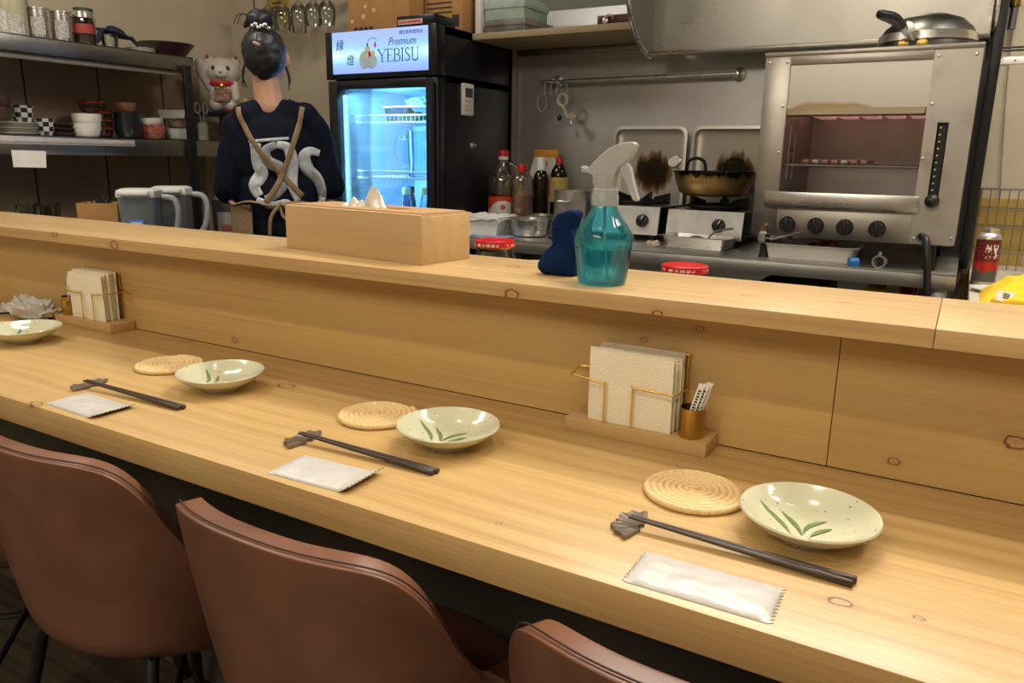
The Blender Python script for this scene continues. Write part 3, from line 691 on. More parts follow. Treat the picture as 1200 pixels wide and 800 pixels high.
crate('storage_tub', -.125, -.09, 2.25, 2.40, .5155, .79, M['red'], 'red tub on the shelf under the worktop, below the broiler', 'tub')
crate('storage_tub', -.075, -.055, 2.28, 2.40, .5155, .79, plain('amber_tub', (.6, .4, .05), .5), 'narrow amber tub at the right end of the shelf under the worktop', 'tub')
crate('storage_tub', -.48, -.30, 2.22, 2.45, .5155, .795, M['dark_brown'], 'dark brown tub on the shelf under the worktop, below the white tray', 'tub')

# salamander broiler
BF = 2.17
BR = thing('broiler', (-.256, 2.38, WZ), 'stained stainless steel gas broiler with four black knobs standing on the worktop', 'broiler', world=True)
bx0, bx1, bz0, bz1, by1 = -.502, -.011, .930, 1.393, 2.62
MB().box(bx0, bx0 + .064, BF, BF + .012, bz0 + .004, bz1, .0015).build('side_column', M['steel_old'], BR)
rc = MB()   # right column with the slot
sl0, sl1, sz0, sz1 = -.084, -.060, 1.030, 1.225
rx0 = bx1 - .100
rc.box(rx0, sl0, BF, BF + .012, bz0 + .004, bz1); rc.box(sl1, bx1, BF, BF + .012, bz0 + .004, bz1)
rc.box(sl0, sl1, BF, BF + .012, bz0 + .004, sz0); rc.box(sl0, sl1, BF, BF + .012, sz1, bz1)
rc.build('side_column', M['steel_old'], BR)
mb = MB(); mb.box(bx0, bx0 + .006, BF + .012, by1, bz0, bz1); mb.box(bx1 - .006, bx1, BF + .012, by1, bz0, bz1); mb.box(bx0, bx1, by1 - .006, by1, bz0, bz1)
mb.box(bx0, bx1, BF + .012, by1, bz0, bz0 + .006); mb.build('casing', M['steel_old'], BR)
mb = MB(); mb.box(bx0 - .002, bx1 + .002, BF - .006, by1 + .002, bz1 - .001, bz1 + .010, .002); mb.box(bx0 + .064, rx0, BF - .004, BF + .010, bz1 - .022, bz1 - .001, .001); mb.build('top_plate', M['steel_old'], BR)
# upper panel with heat stain
st = NT('heat_stained_panel'); sv2 = st.coords(); sep = st.n('ShaderNodeSeparateXYZ'); st.l(sv2, sep.inputs[0])
edge = st.math('SUBTRACT', .405 + .018, sep.outputs[2]); 
hs = st.math('ADD', st.math('MULTIPLY', edge, 22), st.math('MULTIPLY', st.math('SUBTRACT', st.noise(st.coords((6, 6, 3)), 1.6, 4), .5), 1.5))
hx = st.math('MULTIPLY', st.math('ABSOLUTE', st.math('ADD', sep.outputs[0], .07)), 5.2)
hs = st.math('SUBTRACT', hs, hx)
st.set(Base_Color=st.ramp(hs, [(.0, (.66, .635, .59)), (.22, (.46, .34, .18)), (.5, (.50, .42, .31)), (1.0, (.58, .52, .44))]), Metallic=1.0, Roughness=.32); M['heat'] = st.m
MB().box(bx0 + .064, rx0, BF + .004, BF + .010, 1.262, bz1 - .022).build('upper_panel', M['heat'], BR)
MB().prism([(BF - .002, 1.262), (BF + .05, 1.250), (BF + .05, 1.244), (BF - .008, 1.246), (BF - .008, 1.262)], bx0 + .066, rx0 - .004, 'x').build('hood_lip', steel('burnt_steel', (.50, .42, .30), .35, (2, 2, 90), .5), BR)
mb = MB(); mb.box(bx0 + .058, bx0 + .064, BF + .012, by1 - .03, 1.02, 1.26); mb.box(rx0, rx0 + .006, BF + .012, by1 - .03, 1.02, 1.26); mb.box(bx0 + .06, rx0, by1 - .04, by1 - .034, 1.0, 1.30)
for zz in (1.13, 1.16):
    for yy in (BF + .10, BF + .13): mb.cyl((bx0 + .064, yy, zz), (bx0 + .0655, yy, zz), .005, n=10, mi=1)
for yy in (BF + .08, BF + .15): mb.box(bx0 + .064, bx0 + .067, yy - .006, yy + .006, 1.08, 1.24)
mb.build('firebox', [steel('firebox_steel', (.52, .48, .45), .38, (120, 2, 2), .3), M['black']], BR)
mb = MB()
for k in range(5): mb.box(bx0 + .09 + k * .062, bx0 + .135 + k * .062, BF + .06, by1 - .07, 1.252, 1.275, .004)
mb.build('burner', emit('glowing_burner', (1.0, .50, .42), .28), BR)
mb = MB(); g0, g1 = bx0 + .07, rx0 - .006
for k in range(26):
    x = g0 + (g1 - g0) * k / 25; mb.tube([(x, BF + .03, 1.122), (x, by1 - .06, 1.122)], .0022, 6)
for yy in (BF + .03, BF + .2, by1 - .06): mb.tube([(g0, yy, 1.119), (g1, yy, 1.119)], .003, 6)
mb.build('grill_rack', M['steel_dark'], BR)
mb = MB(); mb.box(bx0 + .032, rx0 + .010, BF - .020, BF - .017, 1.010, 1.050, .001); mb.box(bx0 + .066, rx0 - .004, BF - .017, by1 - .06, 1.010, 1.013); mb.box(bx0 + .066, bx0 + .069, BF - .017, by1 - .06, 1.010, 1.036); mb.box(rx0 - .007, rx0 - .004, BF - .017, by1 - .06, 1.010, 1.036)
mb.build('drip_tray', M['steel_bright'], BR)
cp = MB().box(bx0 + .064, rx0, BF + .001, BF + .008, bz0, 1.010, .001).build('control_panel', M['steel_old'], BR)
for kx in (-.408, -.336, -.264, -.187):
    mb = MB(); Mx = T(kx, BF + .001, .964) @ Rx(PI / 2)
    mb.lathe([(.021, 0), (.021, .004), (.0195, .006), (.018, .018), (.016, .020), (0, .020)], n=28, M=Mx)
    mb.box(-.004, .004, -.0185, .0185, .018, .026, .002, M=Mx @ Rz(.15 * (kx * 40 % 3 - 1)))
    mb.build('knob', M['black'], cp)
mb = MB(); mb.box(sl0 + .003, sl1 - .003, BF + .016, BF + .022, sz0 - .01, sz1 + .01)
for k in range(10): mb.cyl((sl0 + .008, BF + .016, sz0 + .035 + k * .0165), (sl0 + .008, BF + .011, sz0 + .035 + k * .0165), .0026, n=8, mi=1)
mb.build('height_slide', [M['black'], M['steel_bright']], BR)
mb = MB(); mb.ell((-.072, BF - .022, 1.040), (.0165, .0165, .0165), 20); mb.cyl((-.072, BF - .008, 1.040), (-.072, BF + .016, 1.042), .006, n=12); mb.build('lever_knob', M['black'], BR)
for (x, z) in ((bx0 + .010, 1.378), (bx0 + .055, 1.378), (bx0 + .054, 1.268), (bx0 + .054, 1.15), (rx0 + .010, 1.378), (bx1 - .012, 1.378), (rx0 + .010, 1.268), (rx0 + .006, 1.14), (bx1 - .008, .95), (rx0 + .01, .945)):
    MB().lathe([(.0042, 0), (.0038, .0025), (0, .0032)], n=12, M=T(x, BF, z) @ Rx(PI / 2)).build('screw', M['steel_bright'], BR)
mb = MB(); mb.cyl((-.465, BF, .951), (-.465, BF - .012, .951), .008, n=16, mi=1); mb.tube([(-.470, BF - .006, .935), (-.470, BF - .006, .915)], .010, 14); mb.tube([(-.470, BF - .006, .925), (-.44, BF - .004, .922), (-.40, BF + .002, .935), (-.37, BF, .947)], .0022, 6)
mb.build('gas_fitting', [M['steel'], M['brass']], BR)
for x in (bx0 + .03, bx1 - .05):
    for y in (BF + .05, by1 - .05): MB().lathe([(0, 0), (.016, 0), (.013, .012), (.011, bz0 - WZ), (0, bz0 - WZ)], (x, y, WZ), 16).build('foot', M['black_metal'], BR)
mb = MB(); mb.tube(spline([(-.084, BF - .002, .950), (-.074, BF - .026, .948), (-.066, BF - .040, .915), (-.058, BF - .046, .86), (-.052, BF - .05, .80), (-.05, BF - .045, .70)], 8), .0085, 12); mb.lathe([(.010, 0), (.012, .006), (.010, .012)], n=14, M=T(-.084, BF + .002, .950) @ Rx(PI / 2))
tag(mb.build('rubber_hose', M['black'], origin=(-.07, BF - .03, .90)), 'black rubber gas hose bending down from the broiler front', 'hose')
# food under the grill
for k in range(7):
    mb = MB(); x = -.395 + k * .024
    mb.box(x, x + .017, BF + .05, BF + .24, 1.1245, 1.1345, .003); mb.xf(T(0, 0, 0))
    o = mb.build('meat_skewer', plain('meat_pink', (.55, .24, .20), .4, 0, .35, 45) if k % 3 != 1 else plain('meat_pale', (.66, .58, .52), .4, 0, .2, 45), origin=(x, BF + .05, 1.1245))
    tag(o, 'strip of pinkish meat lying on the rack inside the broiler', 'meat', 'meat strips on the broiler rack')
def tray(name, x0, x1, y0, y1, z, h, m, label, fl=.010, taper=.012, cat='tray', rz=0, R=.02):
    mb = MB(); cx, cy = (x0 + x1) / 2, (y0 + y1) / 2
    def ring(e, zz):
        a, b = (x1 - x0) / 2 + e, (y1 - y0) / 2 + e; r = max(.004, R + e); out = []
        for (sx, sy, a0) in ((1, 1, 0), (-1, 1, 90), (-1, -1, 180), (1, -1, 270)):
            for p in arc(sx * (a - r), sy * (b - r), r, a0, a0 + 90, 5): out.append(mb.bm.verts.new((p[0], p[1], zz)))
        return out
    rs = [ring(-taper, 0), ring(-.002, h - .001), ring(fl, h), ring(fl, h + .0016), ring(-.003, h + .0012), ring(-taper - .002, .002)]
    for A, B in zip(rs, rs[1:]):
        for k in range(len(A)): mb.bm.faces.new((A[k], A[(k + 1) % len(A)], B[(k + 1) % len(A)], B[k]))
    mb.bm.faces.new(rs[0][::-1]); mb.bm.faces.new(rs[-1])
    o = mb.build(name, m, origin=(0, 0, 0), ang=50); o.location = (cx, cy, z); o.rotation_euler.z = rz
    return tag(o, label, cat)
tray('tray', -.470, -.235, 2.195, 2.36, WZ + .0005, .040, M['enamel'], 'white enamel tray pushed under the broiler')
crumple('marinated_meat', (-.315, 2.28, WZ + .003), .05, .05, .052, 3.3, 'reddish meat piled in the white enamel tray', 'meat', plain('marinated_red', (.30, .06, .02), .35, 0, .3, 60))
tray('tray', -.792, -.590, 2.262, 2.388, WZ + .0005, .034, M['steel_bright'], 'shallow silver tray with a ladle lying before the right-hand stove', rz=-.04)
ld = thing('ladle', (-.68, 2.325, WZ + .035), 'steel ladle lying face down in the silver tray', 'ladle', world=True)
mb = MB(); mb.lathe([(.038, 0), (.036, .012), (.028, .022), (.014, .029), (0, .031)], (-.700, 2.322, WZ + .006), 28); mb.lathe([(.040, -.001), (.040, .001), (.036, .001)], (-.700, 2.322, WZ + .006), 28); mb.build('bowl', M['steel'], ld)
mb = MB(); mb.tube(spline([(-.670, 2.322, WZ + .012), (-.655, 2.318, WZ + .040), (-.635, 2.335, WZ + .055), (-.60, 2.365, WZ + .06)], 6), .0045, 8, flat=.5); mb.build('handle', M['steel'], ld)
mb = MB(); mb.lathe([(0, 0), (.013, 0), (.014, .004), (.013, .022), (.010, .024), (0, .024)], n=10, M=T(-.222, 2.165, WZ + .0105) @ Rz(.4) @ Ry(-PI / 2))
tag(mb.build('hose_plug', plain('blue_cap', (.02, .16, .50), .35), origin=(-.222, 2.165, WZ)), 'blue faceted plastic plug lying under the broiler edge', 'plug')
mb = MB(); mb.lathe([(.013, 0), (.0165, 0), (.0165, .006), (.014, .007), (.014, .03), (.012, .03), (.012, .003)], n=24, M=T(-.172, 2.150, WZ + .017) @ Rz(-.15) @ Rx(-PI / 2)); mb.cyl((-.172, 2.165, WZ + .03), (-.172, 2.165, WZ + .042), .004, n=10)
tag(mb.build('pipe_fitting', M['steel'], origin=(-.172, 2.16, WZ)), 'short metal pipe coupling lying beside the blue plug', 'pipe fitting')
# frying pan with lid upside down on the broiler top
PT = bz1 + .0105
pn = thing('pan', (-.150, 2.36, PT), 'dented steel pan with a black handle lying upside down on the broiler', 'pan', world=True)
mb = MB(); mb.lathe([(.116, 0), (.118, .002), (.114, .045), (.110, .050), (.112, .052), (.104, .066), (.080, .088), (.045, .100), (0, .103)], (-.145, 2.40, PT), 44); mb.build('body', steel('pan_grey', (.13, .13, .125), .3, (3, 3, 60), .2), pn)
MB().lathe([(.1165, .030), (.1185, .031), (.1165, .050), (.114, .052)], (-.145, 2.40, PT), 44).build('rim_band', M['steel_bright'], pn)
mb = MB(); mb.tube(spline([(-.170, 2.290, PT + .030), (-.180, 2.26, PT + .044), (-.195, 2.22, PT + .054)], 5), [.009] * 11, 12); mb.lathe([(.016, 0), (.016, .008), (0, .010)], n=18, M=T(-.182, 2.245, PT + .05) @ Rx(PI / 2)); mb.build('handle_socket', M['steel_bright'], pn)
mb = MB(); mb.tube(spline([(-.192, 2.225, PT + .054), (-.210, 2.19, PT + .066), (-.232, 2.165, PT + .072), (-.246, 2.155, PT + .076)], 5), [.010, .011, .012, .013, .0135, .014, .014, .0135, .013, .0125, .012, .0115, .011, .010, .008, .004], 12); mb.build('handle', M['black'], pn)
mb = MB()
for dx in (-.030, .012): mb.lathe([(.013, 0), (.013, .004), (.006, .005), (0, .005)], n=18, M=T(-.160 + dx, 2.287, PT + .018) @ Rx(PI / 2))
mb.build('rivet', M['brass'], pn)
# stoves
def stove(x0, x1, y0, z1, label, knobx):
    t = thing('gas_stove', ((x0 + x1) / 2, y0 + .16, WZ), label, 'stove', 'single-burner stoves', world=True); y1 = y0 + .26
    mb = MB(); mb.box(x0 + .004, x1 - .004, y0 + .026, y1, WZ + .020, z1 - .012, .004); mb.build('body', M['black_metal'], t)
    mb = MB(); mb.prism([(y0, WZ + .020), (y0 + .018, z1 - .006), (y0 + .024, z1 - .006), (y0 + .008, WZ + .020)], x0, x1, 'x'); mb.build('front_panel', plain('stove_silver', (.70, .70, .69), .35, .1), t)
    mb = MB(); mb.box(x0, x1, y0 + .018, y1, z1 - .012, z1 - .006, .003); mb.build('top', plain('stove_top_steel', (.16, .155, .15), .35, .9), t)
    mb = MB(); Mx = T(knobx, y0 + .010, (WZ + z1) / 2 + .006) @ Rx(PI / 2 - .15); mb.lathe([(.021, 0), (.020, .012), (.017, .014), (0, .014)], n=24, M=Mx); mb.box(-.005, .005, -.019, .019, .012, .024, .002, M=Mx @ Rz(-.5)); mb.box(-.0015, .0015, .004, .017, .0235, .0245, mi=1, M=Mx @ Rz(-.5)); mb.build('knob', [M['black'], M['white']], t)
    cx, cy = (x0 + x1) / 2, y0 + .14; mb = MB()
    mb.tube([(cx + .095 * math.cos(a * PI / 16), cy + .095 * math.sin(a * PI / 16), z1 + .004) for a in range(32)], .005, 8, True)
    for k in range(5):
        a = 2 * PI * k / 5 + .3; d = Vector((math.cos(a), math.sin(a), 0)); s = Vector((-d.y, d.x, 0)) * .003
        P = [Vector((cx, cy, 0)) + d * .045, Vector((cx, cy, 0)) + d * .100]
        for q in (-1, 1): pass
        vs = []
        for sg in (-1, 1):
            vs.append([mb.bm.verts.new((P[0].x + s.x * sg, P[0].y + s.y * sg, z1 - .004)), mb.bm.verts.new((P[1].x + s.x * sg, P[1].y + s.y * sg, z1 - .004)), mb.bm.verts.new((P[1].x + s.x * sg, P[1].y + s.y * sg, z1 + .034)), mb.bm.verts.new((P[0].x + s.x * sg, P[0].y + s.y * sg, z1 + .020))])
        A, B = vs; mb.bm.faces.new(A); mb.bm.faces.new(B[::-1])
        for i in range(4): mb.bm.faces.new((A[i], B[i], B[(i + 1) % 4], A[(i + 1) % 4]))
    mb.build('trivet', M['iron'], t)
    MB().lathe([(0, -.006), (.040, -.006), (.038, .008), (.020, .014), (0, .014)], (cx, cy, z1), 28).build('burner', M['iron'], t)
    for x in (x0 + .025, x1 - .025):
        for y in (y0 + .03, y1 - .03): MB().cyl((x, y, WZ), (x, y, WZ + .021), .009, n=12).build('foot', M['black'], t)
    return t
stove(-1.085, -.855, 2.400, .982, 'silver-fronted single gas stove behind the spray bottle with an empty black trivet', -.909)
stove(-.826, -.584, 2.400, .978, 'silver-fronted single gas stove carrying the brass frying pot', -.657)
# brass frying pot
FP = thing('frying_pot', (-.719, 2.533, 1.014), 'brass frying pot with blackened rim and iron handles on the right stove', 'pot', world=True)
br_ = NT('sooted_brass'); sp = br_.n('ShaderNodeSeparateXYZ'); br_.l(br_.coords(), sp.inputs[0])
sf_ = br_.math('ADD', br_.math('MULTIPLY', sp.outputs[2], 14), br_.math('MULTIPLY', br_.math('SUBTRACT', br_.noise(br_.coords((34, 34, 8)), 1, 4), .5), 1.0))
br_.set(Base_Color=br_.ramp(sf_, [(.30, (.55, .38, .14)), (.84, (.42, .27, .09)), (.96, (.03, .02, .014)), (1.0, (.016, .012, .010))]), Metallic=.8, Roughness=.36)
MB().lathe([(0, 0), (.085, 0), (.108, .010), (.122, .045), (.127, .072), (.132, .074), (.132, .078), (.124, .078), (.118, .048), (.104, .014), (.08, .005), (0, .005)], (-.719, 2.533, 1.0145), 56).build('bowl', br_.m, FP, ang=60)
for sx in (-1, 1):
    cxh = -.719 + sx * .062
    MB().tube(spline([(cxh - .033, 2.465 - .100, 1.094), (cxh - .030, 2.465 - .115, 1.122), (cxh, 2.465 - .122, 1.134), (cxh + .030, 2.465 - .115, 1.122), (cxh + .033, 2.465 - .100, 1.094)], 6) if False else spline([(cxh - .033, 2.533, 1.090), (cxh - .026, 2.533, 1.122), (cxh, 2.533, 1.133), (cxh + .026, 2.533, 1.122), (cxh + .033, 2.533, 1.090)], 6), .0052, 8).build('handle', M['iron'], FP)
th = thing('thermometer', (-.838, 2.49, 1.10), 'round dial thermometer clipped to the rim of the brass pot', 'thermometer', world=True)
mb = MB(); mb.lathe([(0, 0), (.021, 0), (.022, .004), (.020, .008), (0, .007)], n=28, M=T(-.838, 2.49, 1.119) @ Rz(-.3) @ Rx(1.05)); mb.build('dial', M['enamel'], th)
mb = MB(); mb.lathe([(.0225, -.001), (.0235, .006), (.021, .009), (.020, .008)], n=28, M=T(-.838, 2.49, 1.119) @ Rz(-.3) @ Rx(1.05)); mb.tube([(-.838, 2.495, 1.114), (-.822, 2.51, 1.081), (-.795, 2.52, 1.042)], .0022, 6); mb.build('probe', M['steel'], th)
# trays leaning on the wall
sc_ = NT('scorched_tray'); sep = sc_.n('ShaderNodeSeparateXYZ'); sc_.l(sc_.coords(), sep.inputs[0])
dx = sc_.math('MULTIPLY', sc_.math('SUBTRACT', sep.outputs[0], .010), 12.5); dz = sc_.math('MULTIPLY', sc_.math('SUBTRACT', sep.outputs[2], .215), 13)
dd = sc_.math('SQRT', sc_.math('ADD', sc_.math('MULTIPLY', dx, dx), sc_.math('MULTIPLY', dz, dz)))
dd = sc_.math('ADD', dd, sc_.math('MULTIPLY', sc_.math('SUBTRACT', sc_.noise(sc_.coords((40, 40, 8)), 1, 4, .7), .5), 1.2))
sc_.set(Base_Color=sc_.ramp(dd, [(.0, (.035, .025, .015)), (.62, (.045, .030, .018)), (.82, (.30, .19, .08)), (1.0, (.68, .66, .62))]), Metallic=.7, Roughness=.34); M['scorch'] = sc_.m
def lean_tray(x0, x1, ztop, label):
    h = .375; w = x1 - x0; mb = MB()
    def ring(e, yy, r):
        a, b = w / 2 - e, h / 2 - e; out = []
        for (sx, sy, a0) in ((1, 1, 0), (-1, 1, 90), (-1, -1, 180), (1, -1, 270)):
            for p in arc(sx * (a - r), sy * (b - r), r, a0, a0 + 90, 6): out.append(mb.bm.verts.new((p[0], yy, p[1] + h / 2)))
        return out
    rs = [ring(0, 0, .03), ring(0, -.003, .03), ring(.010, -.004, .026), ring(.014, .020, .022), ring(.026, .024, .018), ring(.026, .0255, .018), ring(.012, .022, .022), ring(.006, 0, .028)]
    for A, B in zip(rs[:5], rs[1:5]):
        for k in range(len(A)): mb.bm.faces.new((A[k], A[(k + 1) % len(A)], B[(k + 1) % len(A)], B[k]))
    mb.bm.faces.new(rs[4]); 
    for A, B in ((rs[0], rs[7]), (rs[7], rs[6]), (rs[6], rs[5])):
        for k in range(len(A)): mb.bm.faces.new((A[k], B[k], B[(k + 1) % len(A)], A[(k + 1) % len(A)]))
    mb.bm.faces.new(rs[5][::-1])
    o = mb.build('tray', M['scorch'], origin=(0, 0, 0), ang=50); o.location = ((x0 + x1) / 2, 2.677, WZ + .001); o.rotation_euler.x = -.05
    return tag(o, label, 'tray', 'rectangular trays leaning on the steel wall')
lean_tray(-1.146, -.868, 1.247, 'rectangular steel tray leaning on the wall behind the left stove, scorched at its middle')
lean_tray(-.852, -.574, 1.25, 'rectangular steel tray leaning on the wall behind the brass pot')
# rail with hooks
RL = thing('wall_rail', (-1.08, 2.70, 1.405), 'thin steel rail fixed to the steel wall above the leaning trays', 'rail', world=True)
MB().cyl((-1.452, 2.682, 1.402), (-.712, 2.682, 1.408), .0075, n=14).build('bar', M['steel_bright'], RL)
for x in (-.715, -1.40):
    mb = MB(); mb.lathe([(0, 0), (.024, 0), (.022, .004), (.010, .008), (.009, .045), (0, .047)], n=24, M=T(x, 2.7275, 1.408) @ Rx(PI / 2)); mb.build('mount', M['steel_bright'], RL)
def hook(x, label):
    mb = MB(); z = 1.402; mb.tube(spline([(x, 2.688, z - .010), (x, 2.695, z + .003), (x, 2.682, z + .0095), (x, 2.671, z), (x, 2.672, z - .03), (x, 2.670, z - .045), (x + .004, 2.662, z - .052), (x + .004, 2.654, z - .040)], 5), .0018, 6)
    return tag(mb.build('hook', M['steel'], origin=(x, 2.68, z)), label, 'hook', 'S-hooks on the wall rail')
for x, lb in ((-1.425, 'wire hook at the left end of the wall rail holding the elastic ring'), (-1.40, 'wire hook on the wall rail, second from its left end'), (-1.375, 'wire hook on the wall rail, third from its left end'), (-1.335, 'wire hook on the wall rail holding the white bottle opener')): hook(x, lb)
mb = MB(); mb.tube([(-1.428 + .020 * math.cos(a * PI / 12), 2.657, 1.328 + .032 * math.sin(a * PI / 12)) for a in range(24)], .0022, 6, True)
tag(mb.build('elastic_ring', plain('elastic_beige', (.55, .5, .4), .7), origin=(-1.428, 2.657, 1.36)), 'beige elastic ring hanging at the left end of the wall rail', 'rubber ring')
op = thing('bottle_opener', (-1.328, 2.652, 1.35), 'cream bottle opener hanging from the wall rail', 'bottle opener', world=True)
mb = MB(); mb.tube([(-1.338 + .019 * math.cos(a * PI / 10), 2.652, 1.335 + .021 * math.sin(a * PI / 10)) for a in range(20)], .0065, 8, True); mb.tube(spline([(-1.334, 2.652, 1.318), (-1.322, 2.652, 1.29), (-1.31, 2.65, 1.268)], 5), [.013] * 5 + [.012] * 6, 10, flat=.6); mb.build('body', plain('cream_plastic', (.62, .58, .46), .4), op)
mb = MB(); mb.lathe([(0, -.005), (.014, -.005), (.014, .005), (0, .005)], n=20, M=T(-1.300, 2.652, 1.276) @ Rx(PI / 2)); mb.cyl((-1.302, 2.652, 1.262), (-1.300, 2.652, 1.245), .004, n=8); mb.build('cutter_wheel', M['steel_bright'], op)
mb = MB(); mb.ell((-1.352, 2.655, 1.272), (.010, .006, .012), 12); mb.build('black_tip', M['black'], op)
# range hood
HD = thing('range_hood', (-.48, 2.40, 1.46), 'curved stainless steel range hood above the stoves and broiler', 'range hood', world=True)
prof = [(2.605, 1.467), (2.585, 1.464), (2.52, 1.478), (2.455, 1.510), (2.405, 1.556), (2.375, 1.612), (2.355, 1.68), (2.32, 1.76), (2.22, 1.84), (2.05, 1.90), (1.85, 1.92)]
poly = [(2.605, 2.30)] + prof + [(1.85, 2.30)]
MB().prism(poly, -.984, -.980, 'x').build('end_plate', steel('hood_end', (.40, .385, .36), .3, (3, 60, 3)), HD); MB().prism(poly, -.002, .002, 'x').build('end_plate', steel('hood_end', (.40, .385, .36), .3, (3, 60, 3)), HD)
hbk = MB(); hbk.box(-.98, -.002, 2.600, 2.606, 1.467, 2.30); hbk.box(-.98, -.002, 2.560, 2.606, 1.462, 1.466); hbk.box(-.98, -.002, 2.557, 2.561, 1.462, 1.474, .001)
hbk.build('back_panel', steel('hood_back', (.46, .445, .41), .22, (6, 6, 6), 0, 0), HD)
mb = MB(); mb.box(-.98, -.002, 1.85, 1.854, 1.92, 2.30); mb.box(-.984, .002, 1.85, 2.606, 2.30, 2.304); mb.build('front_panel', M['steel'], HD)
MB().tube([(-.984, y, z) for y, z in spline([Vector((p[0], p[1], 0)) for p in prof], 4) and [(v.x, v.y) for v in spline([Vector((p[0], p[1], 0)) for p in prof], 4)]], .0075, 10).build('rim_bead', M['steel_bright'], HD)
MB().tube([(.002, v.x, v.y) for v in spline([Vector((p[0], p[1], 0)) for p in prof], 4)], .0075, 10).build('rim_bead', M['steel_bright'], HD)
MB().tube([(-.66, 2.595, 1.640), (-.66, 2.575, 1.625), (-.52, 2.575, 1.625), (-.52, 2.595, 1.640)], .003, 6).build('bracket', M['black_metal'], HD)
# things on the worktop, left
def bottle(name, loc, R, H, neck, cap, body_m, cap_m, label, cat='bottle', group=None, lab=None, shoulder=.68, capw=.016, waist=0, n=36):
    t = thing(name, loc, label, cat, group)
    h1 = H * shoulder; hn = H - cap
    prof = [(0, .002), (R * .9, 0), (R, .006), (R, h1 * .5), (R * (1 - waist), h1 * .75), (R, h1), (R * .9, h1 + (hn - h1) * .35), (neck * 1.5, h1 + (hn - h1) * .75), (neck, h1 + (hn - h1) * .92), (neck, hn)]
    MB().lathe(prof, n=n).build('body', body_m, t, ang=60)
    MB().lathe([(0, H), (capw * .95, H), (capw, H - .002), (capw, hn - .004), (0, hn - .004)], n=24).build('cap', cap_m, t, ang=35)
    if lab:
        z0, z1, m_ = lab; MB().lathe([(R + .0006, z0), (R + .0006, z1)], n=n).build('paper_label', m_, t)
    return t
lb = NT('red_white_label'); lc = lb.coords(); sep = lb.n('ShaderNodeSeparateXYZ'); lb.l(lc, sep.inputs[0])
zc = lb.math('SUBTRACT', sep.outputs[2], .070); xx = lb.math('MULTIPLY', sep.outputs[0], .75); arcd = lb.math('SQRT', lb.math('ADD', lb.math('MULTIPLY', zc, zc), lb.math('MULTIPLY', xx, xx)))
redm = lb.math('MULTIPLY', lb.math('GREATER_THAN', arcd, .033), lb.math('GREATER_THAN', sep.outputs[2], .072)); dot = lb.math('LESS_THAN', lb.math('SQRT', lb.math('ADD', lb.math('POWER', lb.math('SUBTRACT', sep.outputs[2], .080), 2), lb.math('POWER', sep.outputs[0], 2))), .0095)
tx = lb.math('MULTIPLY', lb.math('LESS_THAN', lb.math('ABSOLUTE', lb.math('SUBTRACT', sep.outputs[2], .046)), .008), lb.math('GREATER_THAN', lb.noise(lb.coords((160, 160, 90)), 1, 2), .53))
lb.set(Base_Color=lb.mix(tx, lb.mix(lb.math('ADD', redm, dot, True), (.80, .78, .74), (.66, .07, .03)), (.06, .05, .05)), Roughness=.5)
M['clear'] = clear('clear_plastic', (.97, .97, .96), .05, 1.0, .55); M['oil'] = frosted('oil_tint', (.62, .47, .10), .5, .12); M['soy'] = plain('soy_dark', (.012, .007, .005), .12, 0, .1)
pb = bottle('oil_bottle', (-1.500, 2.50, WZ), .054, .284, .013, .022, M['clear'], M['red'], 'big clear plastic bottle with red cap and red-white label beside the fridge', lab=(.012, .118, lb.m), shoulder=.60, capw=.019)
pb.rotation_euler.z = .54
MB().lathe([(.0185, .250), (.0195, .251), (.0195, .262), (.018, .263)], n=24).build('neck_ring', M['white'], pb)
MB().tube(spline([(.020, -.004, .240), (.050, -.008, .222), (.058, -.008, .185), (.052, -.006, .150), (.046, -.004, .140)], 6), .009, 10).build('handle', M['clear'], pb)
bottle('oil_bottle', (-1.515, 2.612, WZ), .040, .225, .014, .02, M['oil'], plain('tan_cap', (.42, .33, .12), .5), 'yellow oil bottle with tan cap half hidden behind the clear bottles', shoulder=.66)
bottle('seasoning_bottle', (-1.385, 2.44, WZ), .040, .236, .014, .022, M['clear'], M['red'], 'clear ribbed bottle with red cap and beige contents right of the big bottle', shoulder=.78, waist=.04)
MB().lathe([(0, 0), (.034, 0), (.036, .01), (.036, .125), (.025, .135), (0, .137)], (0, 0, .003), 24).build('contents', plain('beige_grains', (.55, .36, .22), .8, 0, .3, 120), bpy.data.objects['seasoning_bottle'])
bottle('soy_bottle', (-1.340, 2.50, WZ), .029, .262, .013, .042, M['soy'], M['white'], 'dark sauce bottle with tall white cap', shoulder=.70, capw=.016)
bottle('soy_bottle', (-1.322, 2.61, WZ), .034, .262, .014, .02, M['soy'], M['red'], 'dark sauce bottle with red cap and yellow label beside the steel pot', lab=(.10, .19, plain('yellow_label', (.62, .47, .16), .5, 0, .25, 80)), shoulder=.74, capw=.015)
cn = thing('drink_carton', (-1.408, 2.665, WZ), 'white gable-top carton with an orange top and a red cap behind the bottles', 'carton', rz=.15)
mb = MB(); mb.box(-.048, .048, -.048, .048, 0, .205); mb.prism([(-.048, .205), (.048, .205), (.004, .262), (-.004, .262)], -.048, .048, 'x'); mb.build('body', M['porcelain'], cn)
mb = MB(); mb.box(-.048, .048, -.005, .005, .258, .290, .001); mb.build('top_fin', plain('orange_strip', (.78, .36, .03), .5), cn)
mb = MB(); mb.lathe([(.015, 0), (.015, .012), (0, .013)], n=20, M=T(0, -.032, .232) @ Rx(.7)); mb.build('cap', M['red'], cn)
mb = MB()
for k, (x, w, z, h) in enumerate([(-.030, .008, .170, .028), (-.018, .006, .175, .022), (.000, .012, .172, .010), (.018, .016, .120, .060), (.020, .010, .185, .012)]): mb.box(x, x + w, -.0492, -.048, z, z + h, mi=0 if k < 3 else 1)
